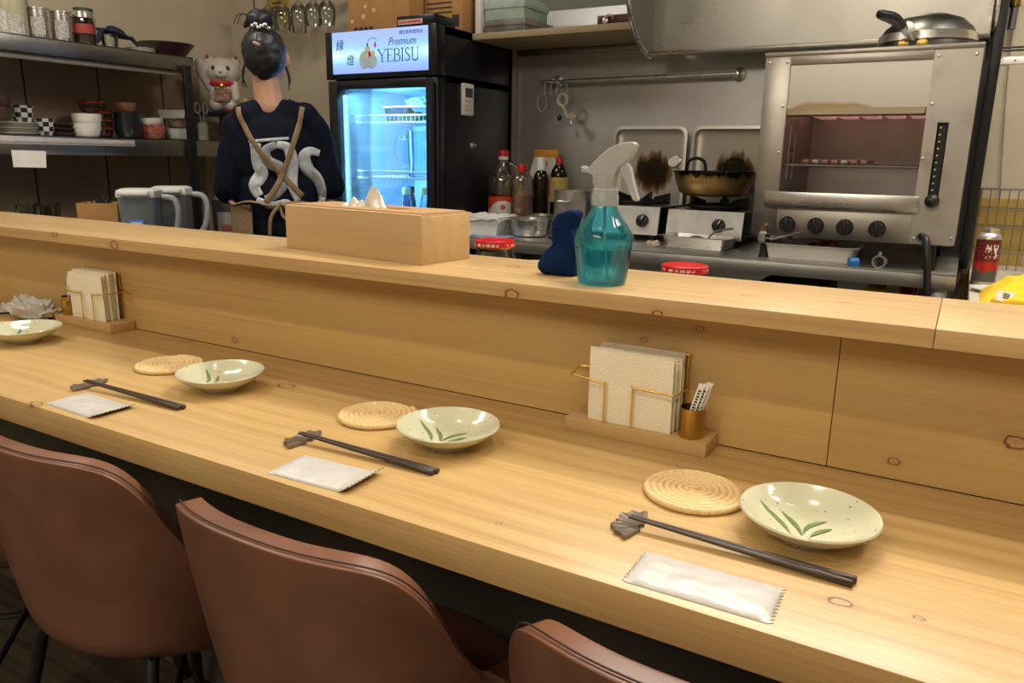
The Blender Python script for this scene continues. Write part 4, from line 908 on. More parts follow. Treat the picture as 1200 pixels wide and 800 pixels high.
mb.build('lettering', [M['print'], M['red']], cn)
PO = thing('stock_pot', (-1.176, 2.43, WZ), 'tall stainless steel stock pot on the worktop left of the stoves', 'pot', rz=PI / 2)
MB().lathe([(0, 0), (.062, 0), (.0645, .003), (.0645, .148), (.0690, .150), (.0690, .153), (.0625, .153), (.0625, .004), (0, .004)], n=48).build('body', M['steel'], PO, ang=40)
for s in (-1, 1): MB().tube(spline([(s * .064, -.022, .115), (s * .088, -.018, .118), (s * .088, .018, .118), (s * .064, .022, .115)], 5), .0035, 8).build('handle', M['steel'], PO)
def steel_bowl(loc, R, H, label):
    mb = MB(); mb.lathe([(0, 0), (R * .72, 0), (R * .86, .006), (R * .93, H - .004), (R, H - .002), (R, H), (R * .90, H), (R * .82, .009), (R * .70, .003), (0, .003)], n=44)
    o = mb.build('steel_bowl', M['steel_bright'], origin=(0, 0, 0), ang=50); o.location = loc; return tag(o, label, 'bowl', 'small steel bowls on the worktop')
steel_bowl((-1.266, 2.285, WZ), .068, .062, 'small round steel bowl on the worktop right of the white box')
steel_bowl((-1.303, 2.425, WZ), .056, .064, 'small round steel bowl right behind the front one, against the stock pot')
wb = thing('food_box', (-1.415, 2.265, WZ), 'white plastic food box lined with paper beside the fridge', 'box', rz=.05)
mb = MB(); mb.prism([(-.062, 0), (.062, 0), (.072, .060), (-.072, .060)], -.062, .062, 'y'); mb.box(-.078, .078, -.070, .070, .058, .064, .002); mb.build('body', M['white'], wb)
mb = MB(); mb.surf(lambda u, v: ((u - .5) * .165, (v - .5) * .150, .066 + .010 * noise.noise(Vector((u * 4, v * 4, 0))) + .006 * noise.noise(Vector((u * 9, v * 8, 3))) - .014 * (max(0, abs(u - .5) - .42) * 10 + max(0, abs(v - .5) - .42) * 10)), 28, 24); bake(mb.build('paper_liner', M['paper'], wb), [('SOLIDIFY', {'thickness': .001})])
mb = MB(); mb.surf(lambda u, v: (-1.36 + (u - .5) * .15, 2.195 + (v - .5) * .07, WZ + .003 + .003 * noise.noise(Vector((u * 4, v * 3, 0)))), 16, 10); o = mb.build('dish_cloth', plain('pale_blue_cloth', (.28, .36, .52), .9, 0, .1, 50), origin=(-1.36, 2.195, WZ)); bake(o, [('SOLIDIFY', {'thickness': .002})]); tag(o, 'pale blue cloth lying in front of the white food box', 'cloth')
crumple('dark_rag', (-1.10, 2.215, WZ), .05, .03, .022, 2.2, 'small dark rag on the worktop edge behind the blue towel', 'rag', M['navy'])
crumple('paper_scrap', (-.815, 2.26, WZ), .022, .02, .02, 6.2, 'scrap of pinkish paper left of the silver tray', 'paper', plain('pink_paper', (.62, .50, .42), .8))
# low inner counter and jars behind the ledge
IC = thing('inner_counter', (-.7, 1.30, 0), 'low kitchen counter hidden behind the bar ledge, carrying red-lidded jars', 'counter', world=True)
MB().box(-1.7, .9, 1.075, 1.50, .815, .84, .001).build('top', M['steel_dark'], IC)
for x in (-1.66, .86):
    for y in (1.10, 1.47): MB().box(x - .018, x + .018, y - .018, y + .018, 0, .815).build('leg', M['steel_dark'], IC)
M['glass'] = clear('jar_glass', (.94, .96, .94), .03)
lidm = NT('red_lid'); sep = lidm.n('ShaderNodeSeparateXYZ'); lidm.l(lidm.coords(), sep.inputs[0])
tb = lidm.math('MULTIPLY', lidm.math('LESS_THAN', lidm.math('ABSOLUTE', lidm.math('SUBTRACT', sep.outputs[2], .1065)), .0028), lidm.math('GREATER_THAN', lidm.noise(lidm.coords((300, 300, 90)), 1, 2), .56))
lidm.set(Base_Color=lidm.mix(tb, (.50, .010, .014), (.80, .72, .55)), Roughness=.3)
def jar(x, y, z, hl, label, gold):
    t = thing('glass_jar', (x, y, z), label, 'jar', 'red-lidded glass jars behind the ledge'); H = .100
    MB().lathe([(0, .002), (.040, 0), (.044, .006), (.046, .05), (.044, .078), (.039, .088), (.0395, .098), (.037, .098), (.0365, .09), (.041, .078), (.043, .05), (.041, .008), (0, .006)], n=40).build('body', M['glass'], t, ang=60)
    MB().lathe([(0, .1145), (.038, .1145), (.040, .1155), (.0425, .1140), (.0435, .111), (.0435, .099), (.042, .098), (.041, .099), (.041, .108), (0, .110)], n=44).build('lid', lidm.m, t, ang=40)
    if gold: MB().lathe([(.0436, .0985), (.0446, .099), (.0446, .1015), (.0436, .102)], n=44).build('lid_band', M['gold'], t)
jar(-.859, 1.400, .8405, 0, 'glass jar with a red gold-edged lid behind the ledge, right of the tissue box', True)
jar(-.4395, 1.400, .8405, 0, 'glass jar with plain red lid just above the ledge, right of the spray bottle', False)
bpy.data.objects['glass_jar.001'].scale.z = .84
mb = MB(); mb.lathe([(0, 0), (.03, 0), (.032, .004), (.055, .03), (.068, .072), (.066, .073), (.052, .031), (.028, .006), (0, .005)], n=44)
o = mb.build('bowl', M['porcelain'], origin=(0, 0, 0)); o.location = (-.742, 1.395, .8405); tag(o, 'white bowl whose rim shows behind the ledge between jar and blue towel', 'bowl')

# ------------------------------------------------------------------ right end: low side table
TZ = .835
RT = thing('side_table', (.32, 2.15, 0), 'cream topped low table right of the steel worktop', 'table', world=True)
MB().box(.034, .62, 1.62, YB - .02, TZ - .03, TZ, .002).build('top', plain('cream_laminate', (.58, .53, .43), .45, 0, .05, 10), RT)
for x in (.06, .59):
    for y in (1.66, YB - .06): MB().box(x - .016, x + .016, y - .016, y + .016, 0, TZ - .03).build('leg', M['steel_dark'], RT)
can = thing('gas_canister', (.0625, 2.245, TZ), 'dark red patterned gas canister standing right of the broiler', 'canister', world=False)
cm = NT('red_can_print'); sep = cm.n('ShaderNodeSeparateXYZ'); cm.l(cm.coords(), sep.inputs[0])
ang = cm.math('ARCTAN2', sep.outputs[1], sep.outputs[0]); wv = cm.math('SINE', cm.math('ADD', cm.math('MULTIPLY', sep.outputs[2], 620), cm.math('MULTIPLY', cm.math('SINE', cm.math('MULTIPLY', ang, 14)), 1.6)))
up = cm.math('GREATER_THAN', sep.outputs[2], .060); low = cm.math('LESS_THAN', sep.outputs[2], cm.math('ADD', .026, cm.math('MULTIPLY', cm.noise(cm.coords((70, 70, 20)), 1, 2), .02)))
c1_ = cm.mix(cm.math('MULTIPLY', up, cm.math('GREATER_THAN', wv, .35)), cm.mix(up, (.45, .020, .016), (.10, .012, .014)), (.24, .03, .03))
txm = cm.math('MULTIPLY', cm.math('MULTIPLY', cm.math('GREATER_THAN', cm.noise(cm.coords((220, 220, 70)), 1, 2), .50), cm.math('LESS_THAN', cm.math('ABSOLUTE', cm.math('SUBTRACT', sep.outputs[2], .085)), .017)), cm.math('LESS_THAN', cm.math('ABSOLUTE', cm.math('ADD', ang, 1.25)), .6))
c2_ = cm.mix(low, c1_, (.10, .09, .08)); cm.set(Base_Color=cm.mix(txm, c2_, (.75, .72, .68)), Roughness=.3)
MB().lathe([(.027, .010), (.027, .114)], n=40).build('body', cm.m, can)
MB().lathe([(0, 0), (.0275, 0), (.0282, .004), (.027, .010)], n=40).build('metal_base', M['steel'], can)
mb = MB(); mb.lathe([(.027, .114), (.0272, .117), (.022, .127), (.017, .130), (.018, .138), (.0185, .140), (.016, .141), (.015, .132), (.005, .131), (.004, .140), (0, .140)], n=40); mb.build('metal_end', M['steel'], can)
yt = thing('yellow_cloth', (.150, 2.02, TZ), 'bright yellow folded cloth with a white tag at the right frame edge', 'cloth', world=True)
mb = MB()
def yf(u, v):
    x = .055 + .24 * u; y = 1.93 + .20 * v
    e = min(1, min(u * 5, (1 - u) * 5)) ** .6 * min(1, min(v * 5, (1 - v) * 5)) ** .6
    return (x, y, TZ + .0008 + e * (.034 + .030 * u + .014 * noise.noise(Vector((u * 3.2, v * 4, 1))) + .012 * abs(noise.noise(Vector((u * 6, v * 7, 5))))))
mb.surf(yf, 40, 34); mb.surf(lambda u, v: (.055 + .24 * u, 1.93 + .20 * v, TZ + .0005), 12, 12)
mb.tube(spline([(.075, 1.925, TZ + .010), (.12, 1.918, TZ + .012), (.18, 1.924, TZ + .013), (.26, 1.93, TZ + .016)], 6), .010, 10)
mb.build('cloth', M['yellow'], yt, ang=60)
mb = MB(); mb.box(-.016, .016, -.0006, .0006, -.011, .011); 
for k in range(3): mb.box(-.004, .008, -.0012, -.0006, .004 - k * .004, .0062 - k * .004, mi=1)
mb.xf(T(.098, 1.914, TZ + .022) @ Rz(.1) @ Ry(.12) @ Rx(-.25)); mb.build('tag', [M['paper'], M['print']], yt)
mb = MB(); mb.lathe([(0, 0), (.028, 0), (.048, .006), (.050, .009), (.046, .008), (.028, .003), (0, .003)], n=40); o = mb.build('small_dish', M['porcelain'], origin=(0, 0, 0)); o.location = (.085, 2.125, TZ + .0005); tag(o, 'white small dish on the side table, between gas canister and yellow cloth', 'dish')
wr = thing('wire_rack', (.16, 2.58, TZ), 'thin wire rack standing on the side table against the wall', 'rack', world=True)
mb = MB()
for k in range(13): mb.tube([(.036 + k * .022, 2.575, TZ + .002), (.036 + k * .022, 2.575, TZ + .225)], .0013, 6)
for k in range(5): mb.tube([(.036, 2.575 + k * .028, TZ + .225), (.300, 2.575 + k * .028, TZ + .225)], .0013, 6)
for z in (.05, .12, .17, .225): mb.tube([(.034, 2.574, TZ + z), (.302, 2.574, TZ + z), (.302, 2.70, TZ + z), (.034, 2.70, TZ + z)], .0017, 6, True)
for x in (.034, .302): mb.tube([(x, 2.70, TZ + .002), (x, 2.70, TZ + .225)], .0017, 6)
mb.build('wires', M['steel_dark'], wr)
for k in range(2):
    pass
crumple('plastic_bag', (.200, 2.45, TZ), .045, .05, .135, 5.5, 'crumpled whitish plastic bag on the side table behind the yellow cloth', 'bag', plain('bag_film', (.52, .50, .46), .5))
crumple('green_cloth', (.235, 2.22, TZ), .035, .05, .075, 7.7, 'green cloth showing behind the yellow cloth at the right frame edge', 'cloth', plain('green_cloth', (.02, .16, .08), .8))
mb = MB(); mb.box(.034, .088, 2.500, 2.515, 1.386, 1.405, .002); mb.box(.030, .046, 2.515, 2.56, 1.388, 1.403); mb.cyl((.062, 2.4995, 1.395), (.062, 2.4985, 1.395), .002, n=8, mi=1)
tag(mb.build('wall_bracket', [M['white'], M['black']], origin=(.04, 2.53, 1.395)), 'white bracket on the dark end post right of the broiler top', 'bracket')
for z, lb_ in ((1.432, 'lower'), (1.440, 'upper')):
    tag(MB().cyl((.0305, 2.60, z), (.085, 2.60, z), .0028, n=10).build('wall_peg', M['black'], origin=(.04, 2.60, z)), '%s of two black pegs on the end post above the white bracket' % lb_, 'peg')
mb = MB(); mb.tube([(.045, 2.70, 1.50), (.048, 2.70, 1.62), (.052, 2.70, 2.3)], .010, 12); mb.lathe([(.014, 0), (.014, .03), (.012, .034)], (.046, 2.70, 1.56), 16, 1)
tag(mb.build('gas_pipe', [M['steel_dark'], M['brass']], origin=(.045, 2.70, 1.5)), 'grey gas pipe with brass joint running up beside the range hood', 'pipe')
mb = MB(); mb.tube(spline([(.075, 2.69, 1.62), (.095, 2.68, 1.66), (.11, 2.68, 1.75), (.11, 2.68, 1.9)], 6), .007, 10); tag(mb.build('red_hose', M['red'], origin=(.09, 2.69, 1.7)), 'red rubber hose at the top right beside the range hood', 'hose')
mb = MB(); mb.tube(spline([(.050, 2.732, 1.55), (.058, 2.732, 1.35), (.075, 2.732, 1.15), (.085, 2.732, 1.04)], 6), .0022, 6); tag(mb.build('wall_cable', plain('cable_beige', (.36, .32, .25), .6), origin=(.06, 2.732, 1.3)), 'thin beige cable hanging down the cream wall right of the broiler', 'cable')

# ------------------------------------------------------------------ display fridge
FX0, FX1, FY0, FY1, FZ = -2.088, -1.592, 2.215, 2.715, 1.553
FR = thing('display_fridge', ((FX0 + FX1) / 2, 2.46, 0), 'black glass-door drinks fridge with a lit beer sign on top', 'fridge', world=True)
t_ = .032
mb = MB(); mb.box(FX0, FX0 + t_, FY0 + .045, FY1, .06, FZ, .003); mb.box(FX1 - t_, FX1, FY0 + .045, FY1, .06, FZ, .003); mb.box(FX0, FX1, FY1 - t_, FY1, .06, FZ, .003); mb.box(FX0, FX1, FY0 + .045, FY1, FZ - .03, FZ, .003); mb.box(FX0, FX1, FY0 + .045, FY1, .06, .34, .003); mb.box(FX0, FX1, FY0 + .045, FY1, 1.372, 1.395)
mb.build('cabinet', M['fridge_black'], FR)
inn = plain('fridge_liner', (.50, .62, .72), .45, 0, .03, 4)
mb = MB(); xi0, xi1, yi1 = FX0 + t_, FX1 - t_, FY1 - t_
mb.box(xi0, xi0 + .004, FY0 + .05, yi1, .34, 1.372); mb.box(xi1 - .004, xi1, FY0 + .05, yi1, .34, 1.372); mb.box(xi0, xi1, yi1 - .004, yi1, .34, 1.372); mb.box(xi0, xi1, FY0 + .05, yi1, .34, .344); mb.box(xi0, xi1, FY0 + .05, yi1, 1.368, 1.372)
for z in (1.23, 1.19, 1.15, 1.11, .98, .92, .86): mb.box(xi0 + .06, xi0 + .30, yi1 - .012, yi1 - .004, z - .004, z, .0015)
mb.build('liner', inn, FR)
mb = MB(); mb.box(FX0, FX1, FY0, FY0 + .045, 1.392, FZ, .004); mb.build('header_box', M['fridge_black'], FR)
# door frame
mb = MB(); z0, z1 = .10, 1.386
mb.box(FX0, FX0 + .042, FY0, FY0 + .040, z0, z1, .004); mb.box(FX1 - .052, FX1, FY0, FY0 + .040, z0, z1, .004); mb.box(FX0 + .04, FX1 - .05, FY0, FY0 + .040, 1.356, z1, .003); mb.box(FX0 + .04, FX1 - .05, FY0, FY0 + .040, z0, .36, .003); mb.tube([(FX1 - .018, FY0 - .008, .5), (FX1 - .018, FY0 - .008, 1.37)], .010, 10)
dr = mb.build('door', M['fridge_black'], FR)
MB().box(FX0 + .042, FX1 - .052, FY0 + .016, FY0 + .020, .36, 1.356).build('glass_pane', clear('fridge_glass', (.95, .98, 1), .02), dr)
mb = MB(); mb.box(FX0 + .046, FX0 + .053, FY0 + .026, FY0 + .034, .37, 1.34); mb.build('led_strip', emit('fridge_led', (.30, .72, 1.0), 9), FR)
area('fridge_light', (-1.86, FY0 + .07, 1.355), (-1.84, FY0 + .25, .6), 5.0, .34, .04, (.22, .62, 1.0))
area('fridge_light', (FX0 + .07, FY0 + .07, 1.0), (-1.7, 2.62, 1.0), 4.2, .03, .6, (.22, .62, 1.0))
# lit sign: glow unevenness of the tubes behind it
sg = NT('lit_sign'); sep = sg.n('ShaderNodeSeparateXYZ'); sg.l(sg.coords(), sep.inputs[0])
zz = sg.math('MULTIPLY', sg.math('ABSOLUTE', sg.math('SUBTRACT', sep.outputs[2], 1.472)), 17)
g1_ = sg.math('MULTIPLY', sg.math('SUBTRACT', 1.0, zz, True), sg.math('ADD', .55, sg.math('MULTIPLY', sg.math('POWER', sg.math('ABSOLUTE', sg.math('SUBTRACT', sep.outputs[0], .02)), 1.0), 2.2)))
sg.set(Base_Color=(.3, .4, .6), Roughness=.3, Emission_Color=sg.ramp(g1_, [(0, (.22, .32, .82)), (.45, (.20, .48, .95)), (.9, (.50, .88, 1.0)), (1.0, (.80, 1.0, 1.0))]), Emission_Strength=1.0)
sx0, sx1, sz0_, sz1_ = FX0 + .030, FX1 - .034, 1.409, 1.551
MB().box(sx0, sx1, FY0 - .003, FY0 + .002, sz0_, sz1_, .001).build('sign_panel', sg.m, FR)
MB().box(FX1 - .034, FX1, FY0 - .006, FY0, 1.39, FZ + .002, .002).build('header_corner', M['fridge_black'], FR)
MB().box(FX0, sx0, FY0 - .006, FY0, 1.39, FZ, .002).build('header_corner', M['fridge_black'], FR)
def text(name, s, size, loc, m, parent, shear=0, ext=.0004, sx=1, align='CENTER', rot=(PI / 2, 0, 0)):
    cu = bpy.data.curves.new(name, 'FONT'); cu.body = s; cu.size = size; cu.extrude = ext; cu.shear = shear; cu.align_x = align; cu.align_y = 'CENTER'
    tmp = bpy.data.objects.new('tmp_text', cu); C.objects.link(tmp); bpy.context.view_layer.update()
    me = bpy.data.meshes.new_from_object(tmp.evaluated_get(bpy.context.evaluated_depsgraph_get())); bpy.data.objects.remove(tmp); bpy.data.curves.remove(cu)
    me.transform(Matrix.Diagonal((sx, 1, 1, 1))); me.materials.clear(); me.materials.append(m)
    off = Vector((0, 0, 0)); p = parent
    while p is not None:
        if p.get('_w'): off += Vector(p.location)
        p = p.parent
    o = bpy.data.objects.new(name, me); C.objects.link(o); o.parent = parent; o.location = Vector(loc) - off; o.rotation_euler = rot
    return o
ink = plain('sign_ink', (.03, .035, .05), .6); inkb = plain('sign_blue_ink', (.10, .17, .36), .6)
sgp_ = bpy.data.objects['sign_panel']; ys = FY0 - .0034
W = sx1 - sx0; px = lambda u: sx0 + W * u; pz = lambda v: sz1_ - (sz1_ - sz0_) * v
# serif capitals drawn as strokes: thick stems, thin arms, small serifs
def caps(word, x, z, h, m, parent):
    mb = MB(); th, tn = h * .10, h * .045; y = ys
    def seg(a, b, w):
        a = Vector((a[0], 0, a[1])); b = Vector((b[0], 0, b[1])); d = (b - a).normalized(); n_ = Vector((-d.z, 0, d.x)) * w / 2
        vs = [a + n_, a - n_, b - n_, b + n_]; A = [mb.bm.verts.new((x + v.x, y, z + v.z)) for v in vs]; B = [mb.bm.verts.new((x + v.x, y - .0004, z + v.z)) for v in vs]
        mb.bm.faces.new(A); mb.bm.faces.new(B[::-1])
        for i in range(4): mb.bm.faces.new((A[i], B[i], B[(i + 1) % 4], A[(i + 1) % 4]))
    def ser(cx, zz, w): seg((cx - w / 2, zz), (cx + w / 2, zz), tn)
    def curve(pts, ws):
        P = spline([Vector((p[0], p[1], 0)) for p in pts], 5)
        for i in range(len(P) - 1):
            q = i / (len(P) - 1); seg((P[i].x, P[i].y), (P[i + 1].x, P[i + 1].y), ws[0] + (ws[1] - ws[0]) * math.sin(PI * q))
    for ch in word:
        w = {'Y': .86, 'E': .66, 'B': .70, 'I': .34, 'S': .60, 'U': .84}[ch] * h
        if ch == 'Y': seg((.02 * h, h), (w / 2, .46 * h), th); seg((w - .02 * h, h), (w / 2, .46 * h), tn); seg((w / 2, .5 * h), (w / 2, 0), th); ser(w / 2, 0, .32 * h); ser(.06 * h, h, .28 * h); ser(w - .06 * h, h, .24 * h)
        if ch == 'E': seg((.14 * h, 0), (.14 * h, h), th); seg((.05 * h, h), (w * .95, h), tn); seg((.14 * h, .52 * h), (w * .80, .52 * h), tn); seg((.05 * h, 0), (w, 0), tn); seg((w * .95, h), (w * .95, .86 * h), tn); seg((w, 0), (w, .16 * h), tn)
        if ch == 'B': seg((.14 * h, 0), (.14 * h, h), th); seg((.05 * h, h), (.4 * h, h), tn); seg((.05 * h, 0), (.42 * h, 0), tn); seg((.14 * h, .52 * h), (.4 * h, .52 * h), tn); curve([(.38 * h, h), (.58 * h, .90 * h), (.58 * h, .62 * h), (.38 * h, .52 * h)], (tn, th)); curve([(.40 * h, .52 * h), (.66 * h, .40 * h), (.66 * h, .12 * h), (.40 * h, 0)], (tn, th))
        if ch == 'I': seg((w / 2, 0), (w / 2, h), th); ser(w / 2, 0, .3 * h); ser(w / 2, h, .3 * h)
        if ch == 'S': curve([(w * .88, .80 * h), (w * .70, .97 * h), (w * .32, .97 * h), (w * .16, .76 * h), (w * .46, .54 * h), (w * .80, .36 * h), (w * .84, .14 * h), (w * .54, .01 * h), (w * .22, .04 * h), (w * .08, .22 * h)], (tn, th))
        if ch == 'U': seg((.14 * h, h), (.14 * h, .28 * h), th); curve([(.14 * h, .30 * h), (.20 * h, .06 * h), (.44 * h, 0), (.66 * h, .08 * h), (.70 * h, .30 * h)], (tn, th)); seg((.70 * h, .28 * h), (.70 * h, h), tn); ser(.14 * h, h, .28 * h); ser(.70 * h, h, .24 * h)
        x += w + h * .07
    mb.build('sign_lettering', m, parent)
caps('YEBISU', px(.495), pz(.76), .041, ink, sgp_)
text('sign_lettering', 'Premium', .036, (px(.735), ys, pz(.31)), inkb, sgp_, .38, .0003, .92)
text('sign_lettering', '樽生飲料提供店', .0145, (px(.83), ys, pz(.12)), inkb, sgp_)
text('sign_lettering', '縁', .040, (px(.085), ys, pz(.335)), ink, sgp_, .1, .0003, .95)
text('sign_lettering', '燈', .038, (px(.195), ys, pz(.70)), ink, sgp_, .1, .0003, .95)
mb = MB()
def disc(cx, cz, rx, rz, mi, k=0): mb.lathe([(0, 0), (1, 0), (1, .0003), (0, .0003)], n=24, mi=mi, M=T(px(cx), ys - .0001 * k, pz(cz)) @ Rx(PI / 2) @ Matrix.Diagonal((rx, rz, 1, 1)))
disc(.385, .46, .0135, .0125, 0, 0); disc(.345, .70, .022, .030, 1, 0); disc(.425, .74, .026, .024, 1, 1); disc(.44, .56, .009, .012, 0, 2); disc(.405, .56, .006, .010, 2, 4); disc(.465, .35, .004, .010, 2, 3); disc(.33, .60, .008, .010, 0, 3)
mb.tube([(px(.44) + .022 * math.cos(math.radians(a)), ys, pz(.30) + .016 * math.sin(math.radians(a))) for a in range(20, 170, 12)], .0008, 6, mi=3)
mb.tube([(px(.385), ys, pz(.30)), (px(.385), ys, pz(.38))], .0026, 6, mi=3); mb.tube(spline([(px(.30), ys, pz(.62)), (px(.31), ys, pz(.78)), (px(.36), ys, pz(.88)), (px(.42), ys, pz(.84))], 5), .0008, 6, mi=0)
mb.build('sign_emblem', [plain('pale_yellow_ink', (.75, .70, .40), .6), plain('pale_blue_ink', (.55, .72, .85), .6), M['red'], ink], sgp_)
# fridge shelves
for z in (1.245, 1.045, .80):
    mb = MB()
    for k in range(22): mb.tube([(xi0 + .012 + k * .0188, FY0 + .07, z), (xi0 + .012 + k * .0188, yi1 - .014, z)], .0016, 5)
    mb.tube([(xi0 + .008, FY0 + .07, z - .003), (xi1 - .008, FY0 + .07, z - .003)], .003, 6); mb.tube([(xi0 + .008, FY0 + .07, z + .022), (xi1 - .008, FY0 + .07, z + .022)], .003, 6)
    for k in range(22): mb.tube([(xi0 + .012 + k * .0188, FY0 + .07, z - .003), (xi0 + .012 + k * .0188, FY0 + .07, z + .022)], .0018, 5)
    mb.build('wire_shelf', M['white'], FR)
for x in (FX0 + .05, FX1 - .05):
    for y in (FY0 + .08, FY1 - .05): MB().cyl((x, y, 0), (x, y, .062), .016, n=14).build('foot', M['black'], FR)
MB().lathe([(.012, 0), (.012, .004), (.006, .008), (.006, .016), (0, .017)], n=18, M=T(FX1, 2.425, 1.165) @ Ry(PI / 2)).build('side_lock', M['steel'], FR)
cr = thing('timer', (FX1, 2.385, 1.325), 'white digital timer stuck on the black side of the fridge', 'timer', world=True)
MB().box(FX1 + .0005, FX1 + .014, 2.350, 2.420, 1.268, 1.378, .005, 3).build('body', M['white'], cr)
MB().box(FX1 + .0135, FX1 + .0148, 2.362, 2.408, 1.330, 1.362).build('screen', plain('grey_lcd', (.06, .07, .065), .2), cr)
mb = MB()
for i in range(3):
    for k in range(3): mb.box(FX1 + .0135, FX1 + .0155, 2.362 + i * .016, 2.374 + i * .016, 1.285 + k * .014, 1.294 + k * .014, .001)
mb.build('keypad', plain('pale_keys', (.55, .55, .54), .5), cr)
fg = clear('pitcher_glass', (.88, .96, 1), .04)
def glass_pitcher(x, y, z, label):
    t = thing('glass_pitcher', (x, y, z), label, 'pitcher', 'glass pitchers in the fridge')
    MB().lathe([(0, .004), (.044, 0), (.048, .006), (.050, .14), (.053, .150), (.050, .150), (.0465, .14), (.0445, .01), (0, .008)], n=40, rmod=lambda a, q: 1 - .03 * abs(math.sin(a * 6))).build('body', fg, t, ang=60)
    MB().tube(spline([(-.048, 0, .128), (-.082, 0, .125), (-.094, 0, .085), (-.080, 0, .045), (-.048, 0, .030)], 6), .007, 10).build('handle', fg, t); t.rotation_euler.z = .3; t.scale = (1.15, 1.15, 1.1)
glass_pitcher(-1.770, 2.365, 1.0475, 'empty glass pitcher on the middle fridge shelf, handle to the left')
glass_pitcher(-1.690, 2.49, 1.0475, 'empty glass pitcher on the middle fridge shelf, behind and right of the other')
fb = thing('food_container', (-1.84, 2.40, 1.2475), 'clear lidded container with green food on the top fridge shelf', 'container', world=False)
mb = MB(); mb.prism([(-.075, 0), (.075, 0), (.088, .05), (-.088, .05)], -.06, .06, 'y'); mb.build('tub', clear('tub_film', (.8, .92, .95), .1), fb); MB().box(-.09, .09, -.066, .066, .0505, .056, .002).build('lid', M['porcelain'], fb)
crumple('green_vegetables', (-1.84, 2.40, 1.2495), .055, .04, .042, 2.9, 'green vegetables inside the clear container on the top fridge shelf', 'vegetables', plain('greens', (.10, .25, .08), .6, 0, .4, 60))
crumple('wrapped_food', (-1.715, 2.42, 1.2475), .055, .06, .085, 4.9, 'film-wrapped food at the right of the top fridge shelf', 'food', plain('wrapped', (.18, .22, .25), .3, 0, .3, 30))
crumple('lettuce_bag', (-1.85, 2.47, 1.304), .07, .05, .045, 3.7, 'bag of pale leaves lying on the food container in the fridge', 'vegetables', plain('lettuce', (.30, .40, .25), .5, 0, .3, 40))
for k, (x, y, cm_) in enumerate([(-1.845, 2.36, 0), (-1.795, 2.41, 1), (-1.735, 2.37, 2), (-1.685, 2.41, 2), (-1.895, 2.45, 2)]):
    bottle('drink_bottle', (x, y, .8025), .021, .205, .010, .022, [clear('blue_bottle', (.35, .55, .75), .05), clear('pale_bottle', (.75, .85, .85), .05), plain('dark_bottle', (.02, .03, .06), .1)][cm_], [plain('pale_cap', (.6, .75, .6), .5), plain('yellow_cap', (.55, .60, .30), .5), M['black']][cm_],
           ['pale-capped bottle on the low fridge shelf, second from the left', 'yellow-capped bottle standing centrally on the low fridge shelf', 'dark bottle on the low fridge shelf right of the yellow-capped one', 'rightmost dark bottle on the low fridge shelf', 'leftmost dark bottle at the back of the low fridge shelf'][k], group='bottles on the low fridge shelf')
# on top of the fridge
cb = thing('cardboard_box', (-1.925, 2.48, FZ + .0005), 'brown cardboard box with printed marks on top of the fridge', 'box', world=True)
MB().box(-2.072, -1.788, 2.32, 2.62, FZ + .0005, FZ + .22, .002).build('carton', M['card'], cb)
mb = MB()
for k in range(4): mb.box(-2.046 + k * .024, -2.028 + k * .024, 2.3192, 2.320, FZ + .012, FZ + .030, mi=0)
for k in range(3): mb.box(-1.83 + k * .0, -1.80, 2.3192, 2.320, FZ + .016 + k * .012, FZ + .022 + k * .012, mi=0)
for (cx, cz, r) in ((-2.055, .052, .010), (-2.0, .066, .013), (-1.95, .085, .012), (-1.99, .10, .010)): mb.lathe([(0, 0), (r * .7, 0), (r * .7, .0008), (0, .0008)], n=20, mi=1, M=T(cx, 2.320, FZ + cz) @ Rx(PI / 2))
mb.build('printing', [M['print'], plain('pale_print', (.60, .46, .30), .8)], cb)
cb2 = thing('cardboard_box', (-1.70, 2.52, FZ + .0005), 'brown cardboard box at the right rear of the fridge top behind the black module', 'box', world=True)
MB().box(-1.782, -1.615, 2.40, 2.62, FZ + .0005, FZ + .20, .002).build('carton', M['card'], cb2)
mb = MB()
for k in range(3): mb.box(-1.77, -1.66, 2.3992, 2.400, FZ + .10 - k * .016, FZ + .105 - k * .016)
mb.box(-1.66, -1.63, 2.3992, 2.400, FZ + .02, FZ + .06); mb.build('printing', M['print'], cb2)
bm_ = thing('control_module', (-1.68, 2.27, FZ + .0005), 'small black module with a pink label on the fridge top', 'module', world=True)
MB().box(-1.765, -1.605, 2.218, 2.34, FZ + .0005, FZ + .034, .003).build('housing', M['fridge_black'], bm_); mb = MB(); mb.box(-1.758, -1.655, 2.2168, 2.218, FZ + .006, FZ + .022)
for k in range(10): mb.box(-1.752 + k * .0092, -1.746 + k * .0092, 2.2162, 2.217, FZ + .010, FZ + .018, mi=1)
mb.build('label_strip', [plain('pink_label', (.70, .50, .42), .6), M['red']], bm_)
